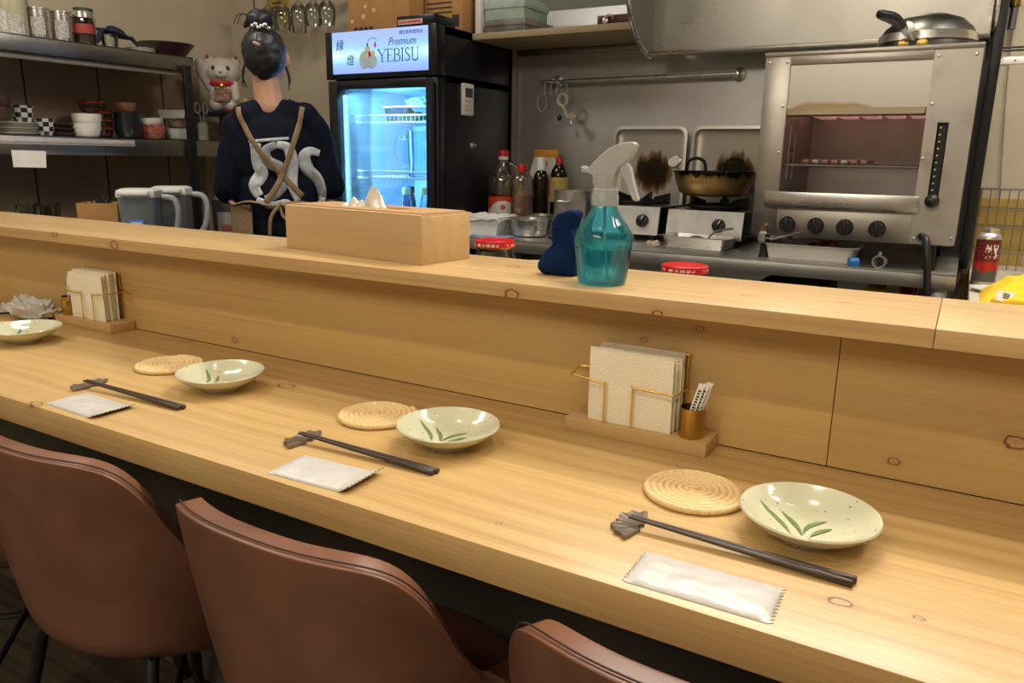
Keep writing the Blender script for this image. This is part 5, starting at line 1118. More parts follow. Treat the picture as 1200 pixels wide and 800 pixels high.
# shelf over the steel wall
WS = thing('wall_shelf', (-1.3, 2.58, 1.53), 'pale board shelf above the steel wall between fridge and hood', 'shelf', world=True)
MB().box(-1.588, -.990, 2.42, YB - .007, 1.527, 1.549, .0015).build('board', plain('shelf_laminate', srgb(170, 152, 116), .5, 0, .05, 8), WS)
MB().box(-1.585, -.995, YB - .024, YB - .007, 1.505, 1.5268, .001).build('wall_cleat', M['steel_dark'], WS)
def gift(x0, x1, y0, y1, z0, z1, m, m2, name, label):
    t = thing(name, ((x0 + x1) / 2, (y0 + y1) / 2, z0), label, 'box', world=True)
    MB().box(x0, x1, y0, y1, z0, z1, .001).build('base', m, t); MB().box(x0 - .003, x1 + .003, y0 - .003, y1 + .003, z0 + (z1 - z0) * .55, z1 + .002, .001).build('lid', m2, t)
gift(-1.545, -1.385, 2.44, 2.64, 1.5495, 1.590, plain('marbled_box', (.16, .15, .14), .6, 0, .6, 14), plain('marbled_lid', (.20, .19, .17), .6, 0, .6, 12), 'gift_box', 'grey marbled gift box lying on the wall shelf under the mint box')
gift(-1.555, -1.395, 2.45, 2.62, 1.5925, 1.66, plain('mint_box', (.36, .46, .40), .6), plain('mint_lid', (.42, .52, .46), .6), 'gift_box', 'mint green gift box stacked on the grey marbled one')
mb = MB(); mb.box(-1.583, -1.560, 2.43, 2.60, 1.5495, 1.72, .003); tag(mb.build('folder', M['porcelain'], origin=(-1.57, 2.5, 1.55)), 'upright white folder at the left end of the wall shelf', 'folder')
rb = thing('small_case', (-1.055, 2.47, 1.5495), 'dark red case with a metal clasp on the wall shelf by the hood', 'case', world=True)
MB().box(-1.115, -1.000, 2.44, 2.52, 1.5495, 1.578, .003).build('body', plain('maroon_leather', (.09, .012, .012), .4), rb)
mb = MB(); mb.lathe([(0, 0), (.010, 0), (.009, .006), (0, .008)], n=18, M=T(-1.085, 2.44, 1.560) @ Rx(PI / 2)); mb.tube(spline([(-1.085, 2.434, 1.566), (-1.075, 2.43, 1.575), (-1.06, 2.432, 1.574), (-1.058, 2.436, 1.563)], 5), .004, 8); mb.build('clasp', M['steel_bright'], rb)

# ------------------------------------------------------------------ left wall: shelves and worktop
LW = thing('steel_worktop', (-2.78, 1.7, 0), 'low steel worktop along the left wall under the two shelves', 'worktop', world=True)
MB().box(XL + .012, -2.36, 1.10, 2.62, .715, .74, .001).build('top', M['steel_dark'], LW)
for x in (XL + .05, -2.40):
    for y in (1.14, 2.57): MB().box(x - .018, x + .018, y - .018, y + .018, 0, .715).build('leg', M['steel_dark'], LW)
SXF = -2.85
US = thing('wall_shelf', (-3.02, 1.5, 1.47), 'upper stainless steel shelf on the left wall with tins and jars', 'shelf', world=True)
mb = MB(); mb.box(XL + .012, SXF, .98, 2.232, 1.502, 1.506); mb.box(SXF - .003, SXF, .98, 2.232, 1.450, 1.506, .001); mb.box(SXF - .02, SXF - .003, .98, 2.232, 1.450, 1.453); mb.box(XL + .012, SXF, 2.229, 2.232, 1.462, 1.506); mb.build('board', steel('shelf_steel', (.36, .35, .33), .26, (2, 2, 160)), US)
MB().cyl((SXF - .035, 1.0, 1.440), (SXF - .035, 2.20, 1.440), .011, n=14).build('light_tube', plain('tube_grey', (.42, .41, .39), .4), US)
LS = thing('wall_shelf', (-3.02, 1.6, 1.14), 'lower stainless steel shelf on the left wall stacked with bowls and plates', 'shelf', world=True)
mb = MB(); mb.box(XL + .012, SXF, .98, 2.715, 1.171, 1.175); mb.box(SXF - .003, SXF, .98, 2.715, 1.108, 1.175, .001); mb.box(SXF - .02, SXF - .003, .98, 2.715, 1.108, 1.111); mb.build('board', steel('shelf_steel2', (.40, .39, .37), .24, (2, 2, 160)), LS)
mb = MB(); mb.box(SXF, SXF + .004, .98, 1.93, 1.143, 1.166, .001); mb.box(SXF + .003, SXF + .006, .98, 1.93, 1.152, 1.154); mb.build('label_rail', plain('label_rail_grey', (.45, .43, .42), .4), LS)
MB().box(SXF + .001, SXF + .018, 2.17, 2.205, .7405, 1.47, .002).build('post', M['black_metal'], LS)
MB().prism([(1.463, 1.066), (1.463, 1.123), (1.579, 1.121), (1.574, 1.063)], SXF + .0075, SXF + .0085, 'x').build('paper_note', M['paper'], LS)
# upper shelf
UZ, X3 = 1.5065, -3.0
lq = thing('spirit_bottle', (X3, 1.602, UZ), 'large cream-coloured bottle with white label at the left end of the upper shelf', 'bottle')
MB().lathe([(0, 0), (.048, 0), (.052, .006), (.052, .16), (.040, .20), (.018, .235), (.017, .28), (0, .28)], n=36).build('body', plain('cream_bottle', (.42, .40, .27), .25, 0, .06), lq)
mb = MB()
for a0, a1, mi in ((-1.5, -.75, 0), (-.65, .30, 1)):
    mb.surf(lambda u, v: (.0526 * math.cos(a0 + (a1 - a0) * u), .0526 * math.sin(a0 + (a1 - a0) * u), .012 + (.078 if mi == 0 else .064) * v), 12, 3, mi=mi)
mb.build('paper_label', [plain('white_label', (.50, .48, .43), .7, 0, .3, 90), plain('text_label', (.40, .38, .34), .7, 0, .45, 160)], lq)
tinm = M['steel_bright']
def tin(y, label, lab):
    t = thing('steel_canister', (X3, y, UZ), label, 'canister', 'shiny canisters on the upper shelf')
    MB().lathe([(0, 0), (.036, 0), (.0365, .002), (.0375, .110), (.041, .112), (.041, .116), (.038, .117), (.036, .117), (.036, .004), (0, .004)], n=40).build('body', tinm, t, ang=40)
    if lab: MB().surfb(lambda u, v: (.0385 * math.cos(-1.2 + 1.25 * u), .0385 * math.sin(-1.2 + 1.25 * u), .024 + .058 * v), 14, 3).build('paper_label', bpy.data.materials['text_label'], t)
    return t
tin(1.697, 'shiny steel canister with a printed label on the upper shelf, beside the cream bottle', True)
tin(1.783, 'shiny steel canister on the upper shelf, between labelled canister and red-labelled jar', True)
t = thing('steel_canister', (X3 - .085, 1.675, UZ), 'shiny steel canister behind the two front ones on the upper shelf', 'canister', 'shiny canisters on the upper shelf'); MB().lathe([(0, 0), (.036, 0), (.0375, .16), (.041, .162), (.041, .166), (0, .166)], n=36).build('body', tinm, t)
t = thing('glass_jar', (X3, 1.866, UZ), 'clear jar with a red label and silver band on the upper shelf', 'jar')
MB().lathe([(0, 0), (.036, 0), (.039, .005), (.039, .095), (.034, .104), (.034, .112), (0, .112)], n=36).build('body', clear('smoky_jar', (.62, .58, .52), .08), t); MB().lathe([(.035, .106), (.038, .107), (.038, .128), (.030, .132), (0, .132)], n=32).build('lid', M['steel_bright'], t)
MB().lathe([(.0395, .050), (.0395, .084)], n=36).build('red_label', plain('red_label', (.34, .05, .035), .6), t); MB().lathe([(0, .003), (.033, .003), (.033, .048), (0, .05)], n=24).build('contents', plain('grey_contents', (.22, .19, .17), .8, 0, .3, 90), t)
t = thing('glass_jar', (X3 - .07, 1.915, UZ), 'pale jar with a dark green lid behind the red-labelled jar', 'jar'); MB().lathe([(0, 0), (.04, 0), (.042, .12), (.032, .135), (0, .136)], n=30).build('body', plain('pale_jar', (.34, .31, .28), .3), t); MB().lathe([(.033, .136), (.035, .137), (.035, .155), (0, .157)], n=28).build('lid', plain('green_lid', (.03, .07, .05), .4), t)
mb = MB(); mb.lathe([(.024, 0), (.026, .002), (.032, .055), (.034, .060), (.032, .058), (.024, .004), (0, .003), (0, 0)], n=32); o = mb.build('glass_cup', M['glass'], origin=(0, 0, 0)); o.location = (X3 + .02, 1.955, UZ); tag(o, 'small clear glass cup under the dark cloth on the upper shelf', 'cup')
o = blob('dark_cloth', [('e', (0, 0, .066), (.045, .070, .009), Rx(-.18)), ('c', (.01, -.06, .064), .012, (.01, -.075, .028), .008), ('e', (0, .01, .078), (.03, .040, .012), Rx(-.3)), ('c', (.015, .065, .056), .010, (.02, .085, .030), .006)], M['navy'], None, (0, 0, 0), .004, 4, (.002, 50)); o.location = (X3 + .02, 1.975, UZ); tag(o, 'dark navy cloth draped over a small glass on the upper shelf', 'cloth')
t = thing('plate_stack', (0, 0, 0), 'x', 'plate'); bpy.data.objects.remove(t)
for k in range(4):
    mb = MB(); mb.lathe([(0, 0), (.030, 0), (.055, .006), (.056, .008), (.030, .003), (0, .003)], n=32); o = mb.build('small_plate', M['porcelain'], origin=(0, 0, 0)); o.location = (X3, 2.10, UZ + .0005 + k * .0062)
    tag(o, ['lowest white small plate of the low stack on the upper shelf', 'second lowest white small plate of the low stack on the upper shelf', 'third white small plate up in the low stack on the upper shelf', 'topmost white small plate of the low stack on the upper shelf'][k], 'plate', 'white plates on the upper shelf')
mb = MB(); mb.lathe([(0, 0), (.055, 0), (.070, .008), (.108, .052), (.112, .056), (.112, .059), (.106, .056), (.066, .012), (0, .006)], n=44); o = mb.build('wooden_bowl', plain('brown_lacquer', (.045, .016, .013), .4, 0, .15), origin=(0, 0, 0)); o.location = (X3, 2.115 + .118, UZ); o.location.y = 2.12 + .10; tag(o, 'wide dark brown bowl at the right end of the upper shelf', 'bowl')
# lower shelf
LZ = 1.1755
def cupm(loc, R, H, m, label, name='tea_cup', cat='cup', group=None, tilt=None):
    mb = MB(); mb.lathe([(0, .002), (R * .62, .002), (R * .62, 0), (R * .72, 0), (R * .86, H * .2), (R * .97, H * .6), (R, H), (R * .94, H), (R * .88, H * .5), (R * .7, H * .14), (0, H * .1)], n=36)
    o = mb.build(name, m, origin=(0, 0, 0), ang=60); o.location = loc
    if tilt: o.rotation_euler = tilt
    return tag(o, label, cat, group)
ck = NT('checked_glaze'); sep = ck.n('ShaderNodeSeparateXYZ'); ck.l(ck.coords(), sep.inputs[0])
an = ck.math('FLOOR', ck.math('MULTIPLY', ck.math('ARCTAN2', sep.outputs[1], sep.outputs[0]), 10 / (2 * PI))); zf = ck.math('FLOOR', ck.math('DIVIDE', sep.outputs[2], .0165))
pr_ = ck.math('MODULO', ck.math('ADD', ck.math('ADD', an, zf), 40), 2)
ck.set(Base_Color=ck.mix(ck.math('GREATER_THAN', pr_, .5), (.55, .54, .50), (.012, .013, .022)), Roughness=.3); M['check'] = ck.m
for k in range(5):
    mb = MB(); mb.lathe([(0, 0), (.035, 0), (.062, .007), (.066, .0105), (.063, .010), (.034, .004), (0, .004)], n=36); o = mb.build('small_plate', plain('beige_porcelain', (.36, .33, .28), .35) if k % 2 else M['porcelain'], origin=(0, 0, 0)); o.location = (X3, 1.580, LZ + .0005 + k * .0085)
    tag(o, ['bottom plate', 'second plate up', 'middle plate', 'fourth plate up', 'topmost plate'][k] + ' of the pale stack at the left end of the lower shelf', 'plate', 'pale plates stacked on the lower shelf')
cupm((X3, 1.600, LZ + .046), .036, .058, M['check'], 'black and white checked cup standing on the stack of pale plates', group='checked cups')
cupm((X3, 1.672, LZ), .034, .062, M['check'], 'black and white checked cup standing directly on the lower shelf', group='checked cups')
for k in range(2): cupm((X3 + .02, 1.508, LZ + .048 + k * .038), .045, .045, M['dark_brown'], ['dark brown bowl under another at the left frame edge, on the plates', 'dark brown bowl topmost at the left frame edge, above the plates'][k], 'soup_bowl', 'bowl', 'dark bowls at the left frame edge')
for k in range(3):
    mb = MB(); mb.lathe([(0, 0), (.030, 0), (.044, .010), (.046, .013), (.043, .012), (.028, .003), (0, .003)], n=30); o = mb.build('sauce_dish', M['dark_brown'], origin=(0, 0, 0)); o.location = (X3, 1.742, LZ + .0005 + k * .017)
    tag(o, ['bottom dark dish', 'middle dark dish', 'top dark dish'][k] + ' of the stack between checked cup and white bowls', 'dish', 'dark dishes between checked cup and white bowls')
for k in range(2): cupm((X3 + .03, 1.815 + .006 * k, LZ + k * .036), .053, .050, M['porcelain'], ['lower white bowl', 'upper white bowl'][k] + ' of the pair stacked left of the red lacquer bowls', 'rice_bowl', 'bowl', 'white rice bowls on the lower shelf')
rl = NT('red_black_lacquer'); sep = rl.n('ShaderNodeSeparateXYZ'); rl.l(rl.coords(), sep.inputs[0])
rl.set(Base_Color=rl.mix(rl.math('LESS_THAN', rl.math('ABSOLUTE', rl.math('SUBTRACT', sep.outputs[2], .036)), .0035), rl.ramp(rl.noise(rl.coords((60, 60, 60)), 1, 3), [(.45, (.018, .010, .009)), (.6, (.10, .018, .010))]), (.20, .03, .015)), Roughness=.25)
for k, (dy, dz) in enumerate([(0, 0), (.002, .030), (.0, .060), (-.022, .098)]): cupm((X3 - .02, 1.905 + dy, LZ + dz), .046 + .006 * (k == 3), .046, rl.m, ['lowest bowl', 'second bowl up', 'third bowl up', 'tilted top bowl'][k] + ' of the red and black lacquer stack on the lower shelf', 'soup_bowl', 'bowl', 'red lacquer bowls on the lower shelf', (.10, 0, 0) if k == 3 else None)
for k in range(4): cupm((X3, 2.010, LZ + k * .019), .052, .045, plain('blue_black_glaze', (.020, .022, .028), .25) if k == 0 else bpy.data.materials['blue_black_glaze'], ['lowest dark bowl', 'second dark bowl up', 'third dark bowl up', 'topmost dark bowl'][k] + ' of the near-black stack on the lower shelf', 'noodle_bowl', 'bowl', 'near-black bowls on the lower shelf')
cupm((X3, 2.010, LZ + .102), .038, .038, plain('terracotta_pattern', (.30, .13, .075), .5, 0, .5, 90), 'small orange-brown patterned cup on top of the near-black bowls', 'sake_cup', 'cup')
cupm((X3, 2.122, LZ), .052, .058, plain('red_pattern', (.30, .09, .06), .35, 0, .7, 70), 'reddish patterned bowl on the lower shelf carrying a white bowl', 'rice_bowl', 'bowl')
cupm((X3, 2.118, LZ + .050), .050, .036, M['porcelain'], 'white bowl resting in the reddish patterned one on the lower shelf', 'rice_bowl', 'bowl', None, (.08, 0, 0))
cupm((X3 + .03, 2.225, LZ), .046, .046, plain('pale_green_glaze', (.42, .47, .40), .3), 'pale green bowl near the right end of the lower shelf', 'rice_bowl', 'bowl')
cupm((X3 + .03, 2.225, LZ + .0465), .040, .040, plain('mottled_brown', (.20, .13, .11), .4, 0, .6, 50), 'mottled brown cup stacked on the pale green bowl', 'sake_cup', 'cup')
mb = MB(); mb.prism([(-.05, 0), (.05, 0), (.060, .034), (-.060, .034)], -.045, .045, 'y'); o = mb.build('square_dish', plain('grey_dish', (.36, .37, .34), .35), origin=(0, 0, 0)); o.location = (X3 + .03, 2.222, LZ + .0875); o.rotation_euler = (0, 0, .5); tag(o, 'grey square dish on top of the mottled brown cup', 'dish')
sc2 = thing('scissors', (X3 + .06, 2.325, LZ), 'grey handled scissors standing upright in a small holder on the lower shelf', 'scissors', world=True)
mb = MB()
for s in (-1, 1): mb.tube([(X3 + .06 + .0, 2.325 + s * .020 + .013 * math.cos(a * PI / 8), LZ + .135 + .022 * math.sin(a * PI / 8)) for a in range(16)], .0045, 8, True); mb.tube([(X3 + .06, 2.325 + s * .012, LZ + .115), (X3 + .06, 2.325 - s * .006, LZ + .01)], .004, 8)
mb.build('blades', plain('grey_handles', (.17, .17, .18), .4), sc2)
MB().lathe([(0, 0), (.022, 0), (.022, .075), (.020, .075), (.020, .004), (0, .004)], (X3 + .06, 2.325, LZ), 24).build('holder', plain('pale_holder', (.30, .28, .24), .5), sc2)
# riser and lucky cat
RS = thing('riser', (-2.97, 2.50, LZ), 'black riser board on the lower shelf under the white cat figurine', 'riser', world=True)
MB().box(-3.14, -2.80, 2.36, 2.70, 1.288, 1.300, .001).build('board', M['black'], RS)
for x, y in ((-3.12, 2.38), (-2.87, 2.38), (-3.12, 2.68), (-2.87, 2.68)): MB().box(x - .012, x + .012, y - .012, y + .012, LZ + .0005, 1.288).build('leg', M['black'], RS)
cat = thing('cat_figurine', (-2.965, 2.475, 1.3005), 'white beckoning cat figurine with red collar on the black riser', 'figurine', rz=.75)
M['catw'] = plain('cat_white', (.52, .48, .43), .35, 0, .08, 20)
blob('body', [('e', (0, 0, .075), (.068, .060, .075)), ('e', (-.035, -.038, .03), (.030, .034, .030)), ('e', (.035, -.038, .03), (.030, .034, .030)), ('e', (0, -.012, .175), (.082, .066, .062)), ('c', (.050, -.03, .115), .022, (.058, -.062, .06), .018), ('c', (-.055, -.020, .11), .022, (-.088, -.035, .165), .019), ('c', (-.088, -.035, .165), .019, (-.092, -.045, .205), .022), ('c', (.052, .0, .212), .026, (.062, .0, .250), .005), ('c', (-.052, .0, .212), .026, (-.062, .0, .250), .005), ('e', (0, -.072, .160), (.026, .014, .016))], M['catw'], cat, None, .005, 4)
MB().tube([(.060 * math.cos(a * PI / 16), -.006 + .054 * math.sin(a * PI / 16), .124) for a in range(32)], .009, 8, True).build('collar', M['red'], cat)
MB().ell((0, -.066, .112), (.014, .012, .014), 16).build('bell', M['gold'], cat)
mb = MB(); mb.prism([(-.038, .045), (.030, .045), (.036, .10), (-.030, .105)], -.072, -.066, 'y'); mb.build('plaque', plain('brown_pattern', (.24, .13, .08), .6, 0, .7, 60), cat)
mb = MB()
for s in (-1, 1):
    mb.ell((s * .030, -.070, .186), (.009, .004, .011), 12, 0); mb.ell((s * .060, -.012, .238), (.008, .010, .011), 10, 1); mb.ell((s * .05, .02, .225), (.028, .022, .012), 12, 2)
mb.ell((0, -.087, .168), (.006, .004, .004), 10, 1); mb.build('face_paint', [M['print'], plain('ear_red', (.35, .06, .04), .5), plain('patch_brown', (.22, .12, .07), .5)], cat)
mb = MB(); mb.lathe([(0, 0), (.055, 0), (.06, .006), (.055, .012), (0, .012)], n=30); o = mb.build('red_cushion', plain('red_brocade', (.26, .03, .03), .8, 0, .5, 50), origin=(0, 0, 0)); o.location = (-2.838, 2.425, 1.3005); o.scale = (.55, .8, 1); tag(o, 'small red patterned cushion in front of the cat figurine', 'cushion')
mb = MB(); mb.box(-.024, .024, -.004, .004, 0, .055, .002); o = mb.build('white_card', M['paper'], origin=(0, 0, 0)); o.location = (-2.875, 2.205, 1.5065 - .010); o.location = (-3.02, 2.40, 1.3005); o.location = (-2.85, 2.225, 1.5065); bpy.data.objects.remove(o)
k2 = blob('dog_figurine', [('e', (0, 0, .045), (.040, .036, .045)), ('e', (.0, -.02, .105), (.040, .036, .036)), ('c', (.025, 0, .13), .012, (.034, .0, .152), .006), ('c', (-.025, 0, .13), .012, (-.034, 0, .152), .006), ('e', (0, -.055, .098), (.016, .014, .012)), ('c', (.022, -.03, .04), .014, (.024, -.04, .008), .012), ('c', (-.022, -.03, .04), .014, (-.024, -.04, .008), .012)], plain('spotted_white', (.50, .46, .42), .45, 0, .25, 26), None, (0, 0, 0), .004, 4)
k2.location = (-2.85, 2.60, 1.3005); k2.rotation_euler.z = .8; tag(k2, 'small white spotted animal figurine right of the beckoning cat', 'figurine')
o = crumple('gold_ornament', (-2.855, 2.50, 1.3005), .038, .036, .060, 1.9, 'yellow and gold ornament between the cat and the small animal figurine', 'ornament', plain('gold_yellow', (.50, .36, .10), .5, .2, .35, 50))
# things on the left worktop
def jug(x, y, label, tint, fill, lab=False, rz=.0):
    t = thing('water_jug', (x, y, .7405), label, 'jug', 'plastic water jugs on the left worktop', rz=rz); H = .232
    sq = lambda a, z: 1 / max(abs(math.cos(a)), abs(math.sin(a))) ** .55
    MB().lathe([(0, .003), (.052, 0), (.058, .006), (.070, H - .01), (.071, H), (.068, H), (.055, .008), (0, .008)], n=48, rmod=sq).build('body', tint, t, ang=60)
    mb = MB(); mb.lathe([(0, H + .024), (.058, H + .024), (.072, H + .018), (.075, H + .002), (.073, H - .006), (.071, H), (0, H + .004)], n=48, rmod=sq); mb.box(-.05, .05, -.095, -.05, H + .002, H + .018, .005); mb.build('lid', M['white'], t)
    MB().tube(spline([(.070, 0, H - .005), (.112, 0, H - .012), (.126, 0, H - .055), (.112, 0, H - .13), (.066, 0, .045)], 7), .011, 10).build('handle', M['milky'], t)
    if fill: MB().lathe([(0, .009), (.054, .009), (.063, H * .62), (0, H * .62)], n=40, rmod=sq).build('drink', fill, t)
    if lab:
        mb = MB(); mb.box(-.024, .024, -.0725, -.0715, .055, .150, .0003); mb.box(-.018, .018, -.0732, -.0725, .105, .142, mi=1); mb.ell((.006, -.073, .075), (.010, .001, .011), 12, 2); mb.ell((-.008, -.073, .068), (.008, .001, .009), 12, 1)
        mb.build('sticker', [plain('blue_sticker', (.05, .20, .55), .5), plain('pale_sticker', (.55, .68, .78), .5), plain('orange_sticker', (.6, .22, .05), .5)], t)
    return t
jug(-2.560, 1.735, 'clear plastic water jug with white lid and blue sticker on the left worktop', frosted('jug_plastic', (.42, .47, .52), .45), plain('water_dim', (.13, .17, .21), .2), True, .72)
jug(-2.655, 1.935, 'plastic jug of dark tea with white lid right of the stickered water jug', frosted('jug_plastic_grey', (.38, .40, .42), .60), plain('dark_tea', (.014, .010, .008), .15), False, .72)
rc = thing('rice_cooker', (-2.52, 2.10, .7405), 'small black and steel cooker beside the jugs', 'cooker', rz=.7)
MB().lathe([(0, 0), (.062, 0), (.070, .01), (.073, .19), (.070, .20), (.071, .205), (0, .205)], n=44).build('body', M['black'], rc); MB().lathe([(.071, .205), (.066, .222), (.045, .232), (0, .235)], n=40).build('lid', M['steel_dark'], rc); MB().surfb(lambda u, v: (.0745 * math.cos(-2.2 + 1.2 * u), .0745 * math.sin(-2.2 + 1.2 * u), .05 + .11 * v), 14, 3).build('steel_band', M['steel'], rc)
mb = MB(); mb.box(-.030, .030, -.0755, -.0735, .085, .115, .001); mb.build('badge', plain('dull_red_badge', (.16, .05, .04), .5), rc)
def basket(name, x, y, w, d, h, m, label, cat, rz=.7):
    mb = MB(); t_ = .003; mb.box(-w, w, -d, d, 0, t_); mb.box(-w, -w + t_, -d, d, 0, h); mb.box(w - t_, w, -d, d, 0, h); mb.box(-w, w, -d, -d + t_, 0, h); mb.box(-w, w, d - t_, d, 0, h)
    o = mb.build(name, m, origin=(0, 0, 0)); o.location = (x, y, .7405); o.rotation_euler.z = rz; return tag(o, label, cat)
basket('cardboard_tray', -2.745, 1.705, .07, .055, .200, M['card'], 'open cardboard box left of the stickered water jug', 'box')
crumple('black_packet', (-2.745, 1.705, .84), .045, .04, .125, 6.6, 'black packet sticking out of the open cardboard box', 'packet', M['black'])
for k, (x, y) in enumerate([(-2.87, 1.50), (-2.80, 1.53), (-2.865, 1.575), (-2.93, 1.62), (-2.95, 1.55)]):
    mb = MB(); mb.lathe([(0, .004), (.026, 0), (.027, .004), (.033, .195), (.0315, .195), (.025, .008), (0, .010)], n=32); o = mb.build('drinking_glass', M['glass'], origin=(0, 0, 0)); o.location = (x, y, .7405)
    tag(o, 'tall clear tumbler in the cluster on the left worktop above the ledge', 'glass', 'tumblers clustered on the left worktop')
for k in range(3): cupm((-2.95, 1.42, .7405 + .052 * k), .06, .06, M['porcelain'], ['lowest white bowl', 'middle white bowl', 'topmost white bowl'][k] + ' of the stack at the far left behind the tumblers', 'soup_bowl', 'bowl', 'white bowls at the far left behind the tumblers')
# back wall left: round yellow sign, hanging glasses, cable
ys_ = thing('round_sign', (-2.86, YB - .001, 1.770), 'round yellow sign with dark lettering on the back wall above the cook', 'sign', world=True)
MB().lathe([(.077, 0), (.080, .004), (.077, .008), (0, .008)], n=44, M=T(-2.872, YB - .0005, 1.768) @ Rx(PI / 2)).build('disc', plain('sign_yellow', (.42, .32, .05), .5), ys_)
mb = MB()
for k, (x, z, w, h) in enumerate([(-.05, .01, .10, .006), (-.04, -.008, .08, .005), (-.045, -.024, .035, .009), (.008, -.024, .03, .009), (-.03, .03, .06, .006), (.02, .045, .018, .02)]): mb.box(-2.872 + x, -2.872 + x + w, YB - .0095, YB - .0085, 1.768 + z, 1.768 + z + h)
mb.build('lettering', M['print'], ys_)
GR = thing('glass_rack', (-2.56, 2.60, 1.84), 'thin rail above the frame that holds the hanging wine glasses', 'rack', world=True)
for dy in (-.022, .022): MB().box(-2.86, -2.28, 2.60 + dy - .004, 2.60 + dy + .004, 1.812, 1.820).build('rail', M['steel_dark'], GR)
mb = MB(); 
for x in (-2.84, -2.30): MB().box(x - .004, x + .004, 2.57, YB, 1.820, 1.828).build('arm', M['steel_dark'], GR)
mb.bm.free()
for k, (x, s) in enumerate([(-2.79, 1.0), (-2.700, 1.0), (-2.605, 1.08), (-2.52, .95), (-2.44, .95)]):
    t = thing('wine_glass', (x, 2.60, 1.830), ['leftmost wine glass hanging upside down in front of the yellow sign', 'second hanging wine glass from the left, right of the yellow sign', 'third hanging wine glass from the left', 'second hanging wine glass left of the fridge', 'hanging wine glass nearest the fridge'][k], 'wine glass', 'wine glasses hanging upside down')
    MB().lathe([(0, 0), (.030, -.001), (.031, -.003), (.006, -.008), (.0035, -.02), (.0035, -.055), (.010, -.068), (.030, -.090), (.036, -.115), (.034, -.150), (.030, -.178 * s), (.029, -.178 * s), (.033, -.150), (.035, -.115), (.029, -.092), (0, -.072)], n=32).build('bowl', M['glass'], t, ang=60)
mb = MB(); mb.tube(spline([(-3.03, 2.733, 2.3), (-3.025, 2.733, 1.8), (-3.0, 2.733, 1.58), (-2.99, 2.733, 1.3)], 6), .003, 6); tag(mb.build('wall_cable', M['black'], origin=(-3.02, 2.733, 1.8)), 'thin black cable hanging on the back wall beside the yellow sign', 'cable')

# ------------------------------------------------------------------ the cook
PX, PY, PR = -1.965, 1.833, .70      # she stands with her back to the camera
ck_ = thing('person', (PX, PY, 0), 'person seen from behind in a black printed t-shirt and tan cross-back apron', 'person', rz=PR)
skin = NT('skin'); skin.set(Base_Color=skin.ramp(skin.noise(skin.coords(), 20, 3), [(.3, (.46, .25, .16)), (.7, (.54, .31, .21))]), Roughness=.5, Subsurface_Weight=.1); M['skin'] = skin.m
HX = -.020
DZ = .045
body = [('e', (HX + .004, .010, 1.440), (.064, .082, .090)), ('e', (HX + .004, .036, 1.398), (.047, .052, .052)), ('c', (HX - .004, -.012, 1.375), .042, (-.008, -.022, 1.270), .050),
        ('c', (-.075, -.018, 1.240), .045, (.080, -.018, 1.240), .045), ('e', (0, -.005, 1.13), (.122, .080, .15)), ('e', (0, 0, .95), (.108, .078, .15)), ('e', (0, -.012, .80), (.132, .098, .12)),
        ('c', (-.072, 0, .77), .084, (-.080, .010, .385), .052), ('c', (-.080, .010, .385), .050, (-.083, -.015, .02), .033), ('c', (.072, 0, .77), .084, (.080, .012, .385), .052), ('c', (.080, .012, .385), .050, (.083, -.012, .02), .033),
        ('c', (-.083, -.03, -.026), .032, (-.090, .105, -.040), .026), ('c', (.083, -.028, -.026), .032, (.092, .108, -.040), .026),
        ('c', (-.120, -.015, 1.215), .036, (-.156, -.010, 1.005), .033), ('c', (-.156, -.010, 1.005), .033, (-.132, .165, .925), .025), ('c', (.126, -.015, 1.215), .036, (.166, -.012, 1.005), .033), ('c', (.166, -.012, 1.005), .033, (.126, .155, .920), .025),
        ('e', (-.134, .203, .915), (.029, .042, .015)), ('e', (.122, .192, .910), (.029, .042, .015)),
        ('e', (HX + .004, .096, 1.434), (.010, .015, .017)), ('e', (HX + .070, .010, 1.434), (.011, .019, .028)), ('e', (HX - .062, .010, 1.434), (.011, .019, .028))]
for s, hx, hy in ((-1, -.134, .203), (1, .122, .192)):
    for k, (dx, L) in enumerate([(-.020, .050), (-.0067, .058), (.0067, .054), (.019, .043)]):
        a = Vector((hx + dx, hy + .034, .914)); b = a + Vector((dx * .2, L * .55, -.008)); c = b + Vector((0, L * .35, -.024))
        body += [('c', a, .0085, b, .0078), ('c', b, .0078, c, .0066)]
    a = Vector((hx - s * .025, hy - .01, .912)); b = a + Vector((-s * .020, .028, -.006)); body += [('c', a, .0105, b, .009), ('c', b, .009, b + Vector((-s * .006, .026, -.010)), .0075)]
bo = blob('body', body, M['skin'], ck_, None, .0055, 4)
mb = MB(); ez = 1.446
for s in (-1, 1): mb.ell((HX + .004 + s * .027, .083, ez), (.011, .007, .007), 12, 0); mb.ell((HX + .004 + s * .027, .0895, ez), (.005, .002, .005), 10, 1); mb.box(HX + .004 + s * .027 - .013, HX + .004 + s * .027 + .013, .084, .088, ez + .015, ez + .019, mi=1)
mb.build('eyes', [M['white'], M['print']], ck_); MB().ell((HX + .004, .084, 1.400), (.018, .006, .006), 14).build('lips', plain('lips', (.40, .12, .10), .4), ck_)
hair = NT('black_hair_strands'); hn_ = hair.noise(hair.coords((120, 120, 9)), 1, 3); hair.set(Base_Color=hair.ramp(hn_, [(.3, (.004, .005, .009)), (.7, (.014, .017, .027))]), Roughness=.42); hair.bump(hn_, .6, .003)
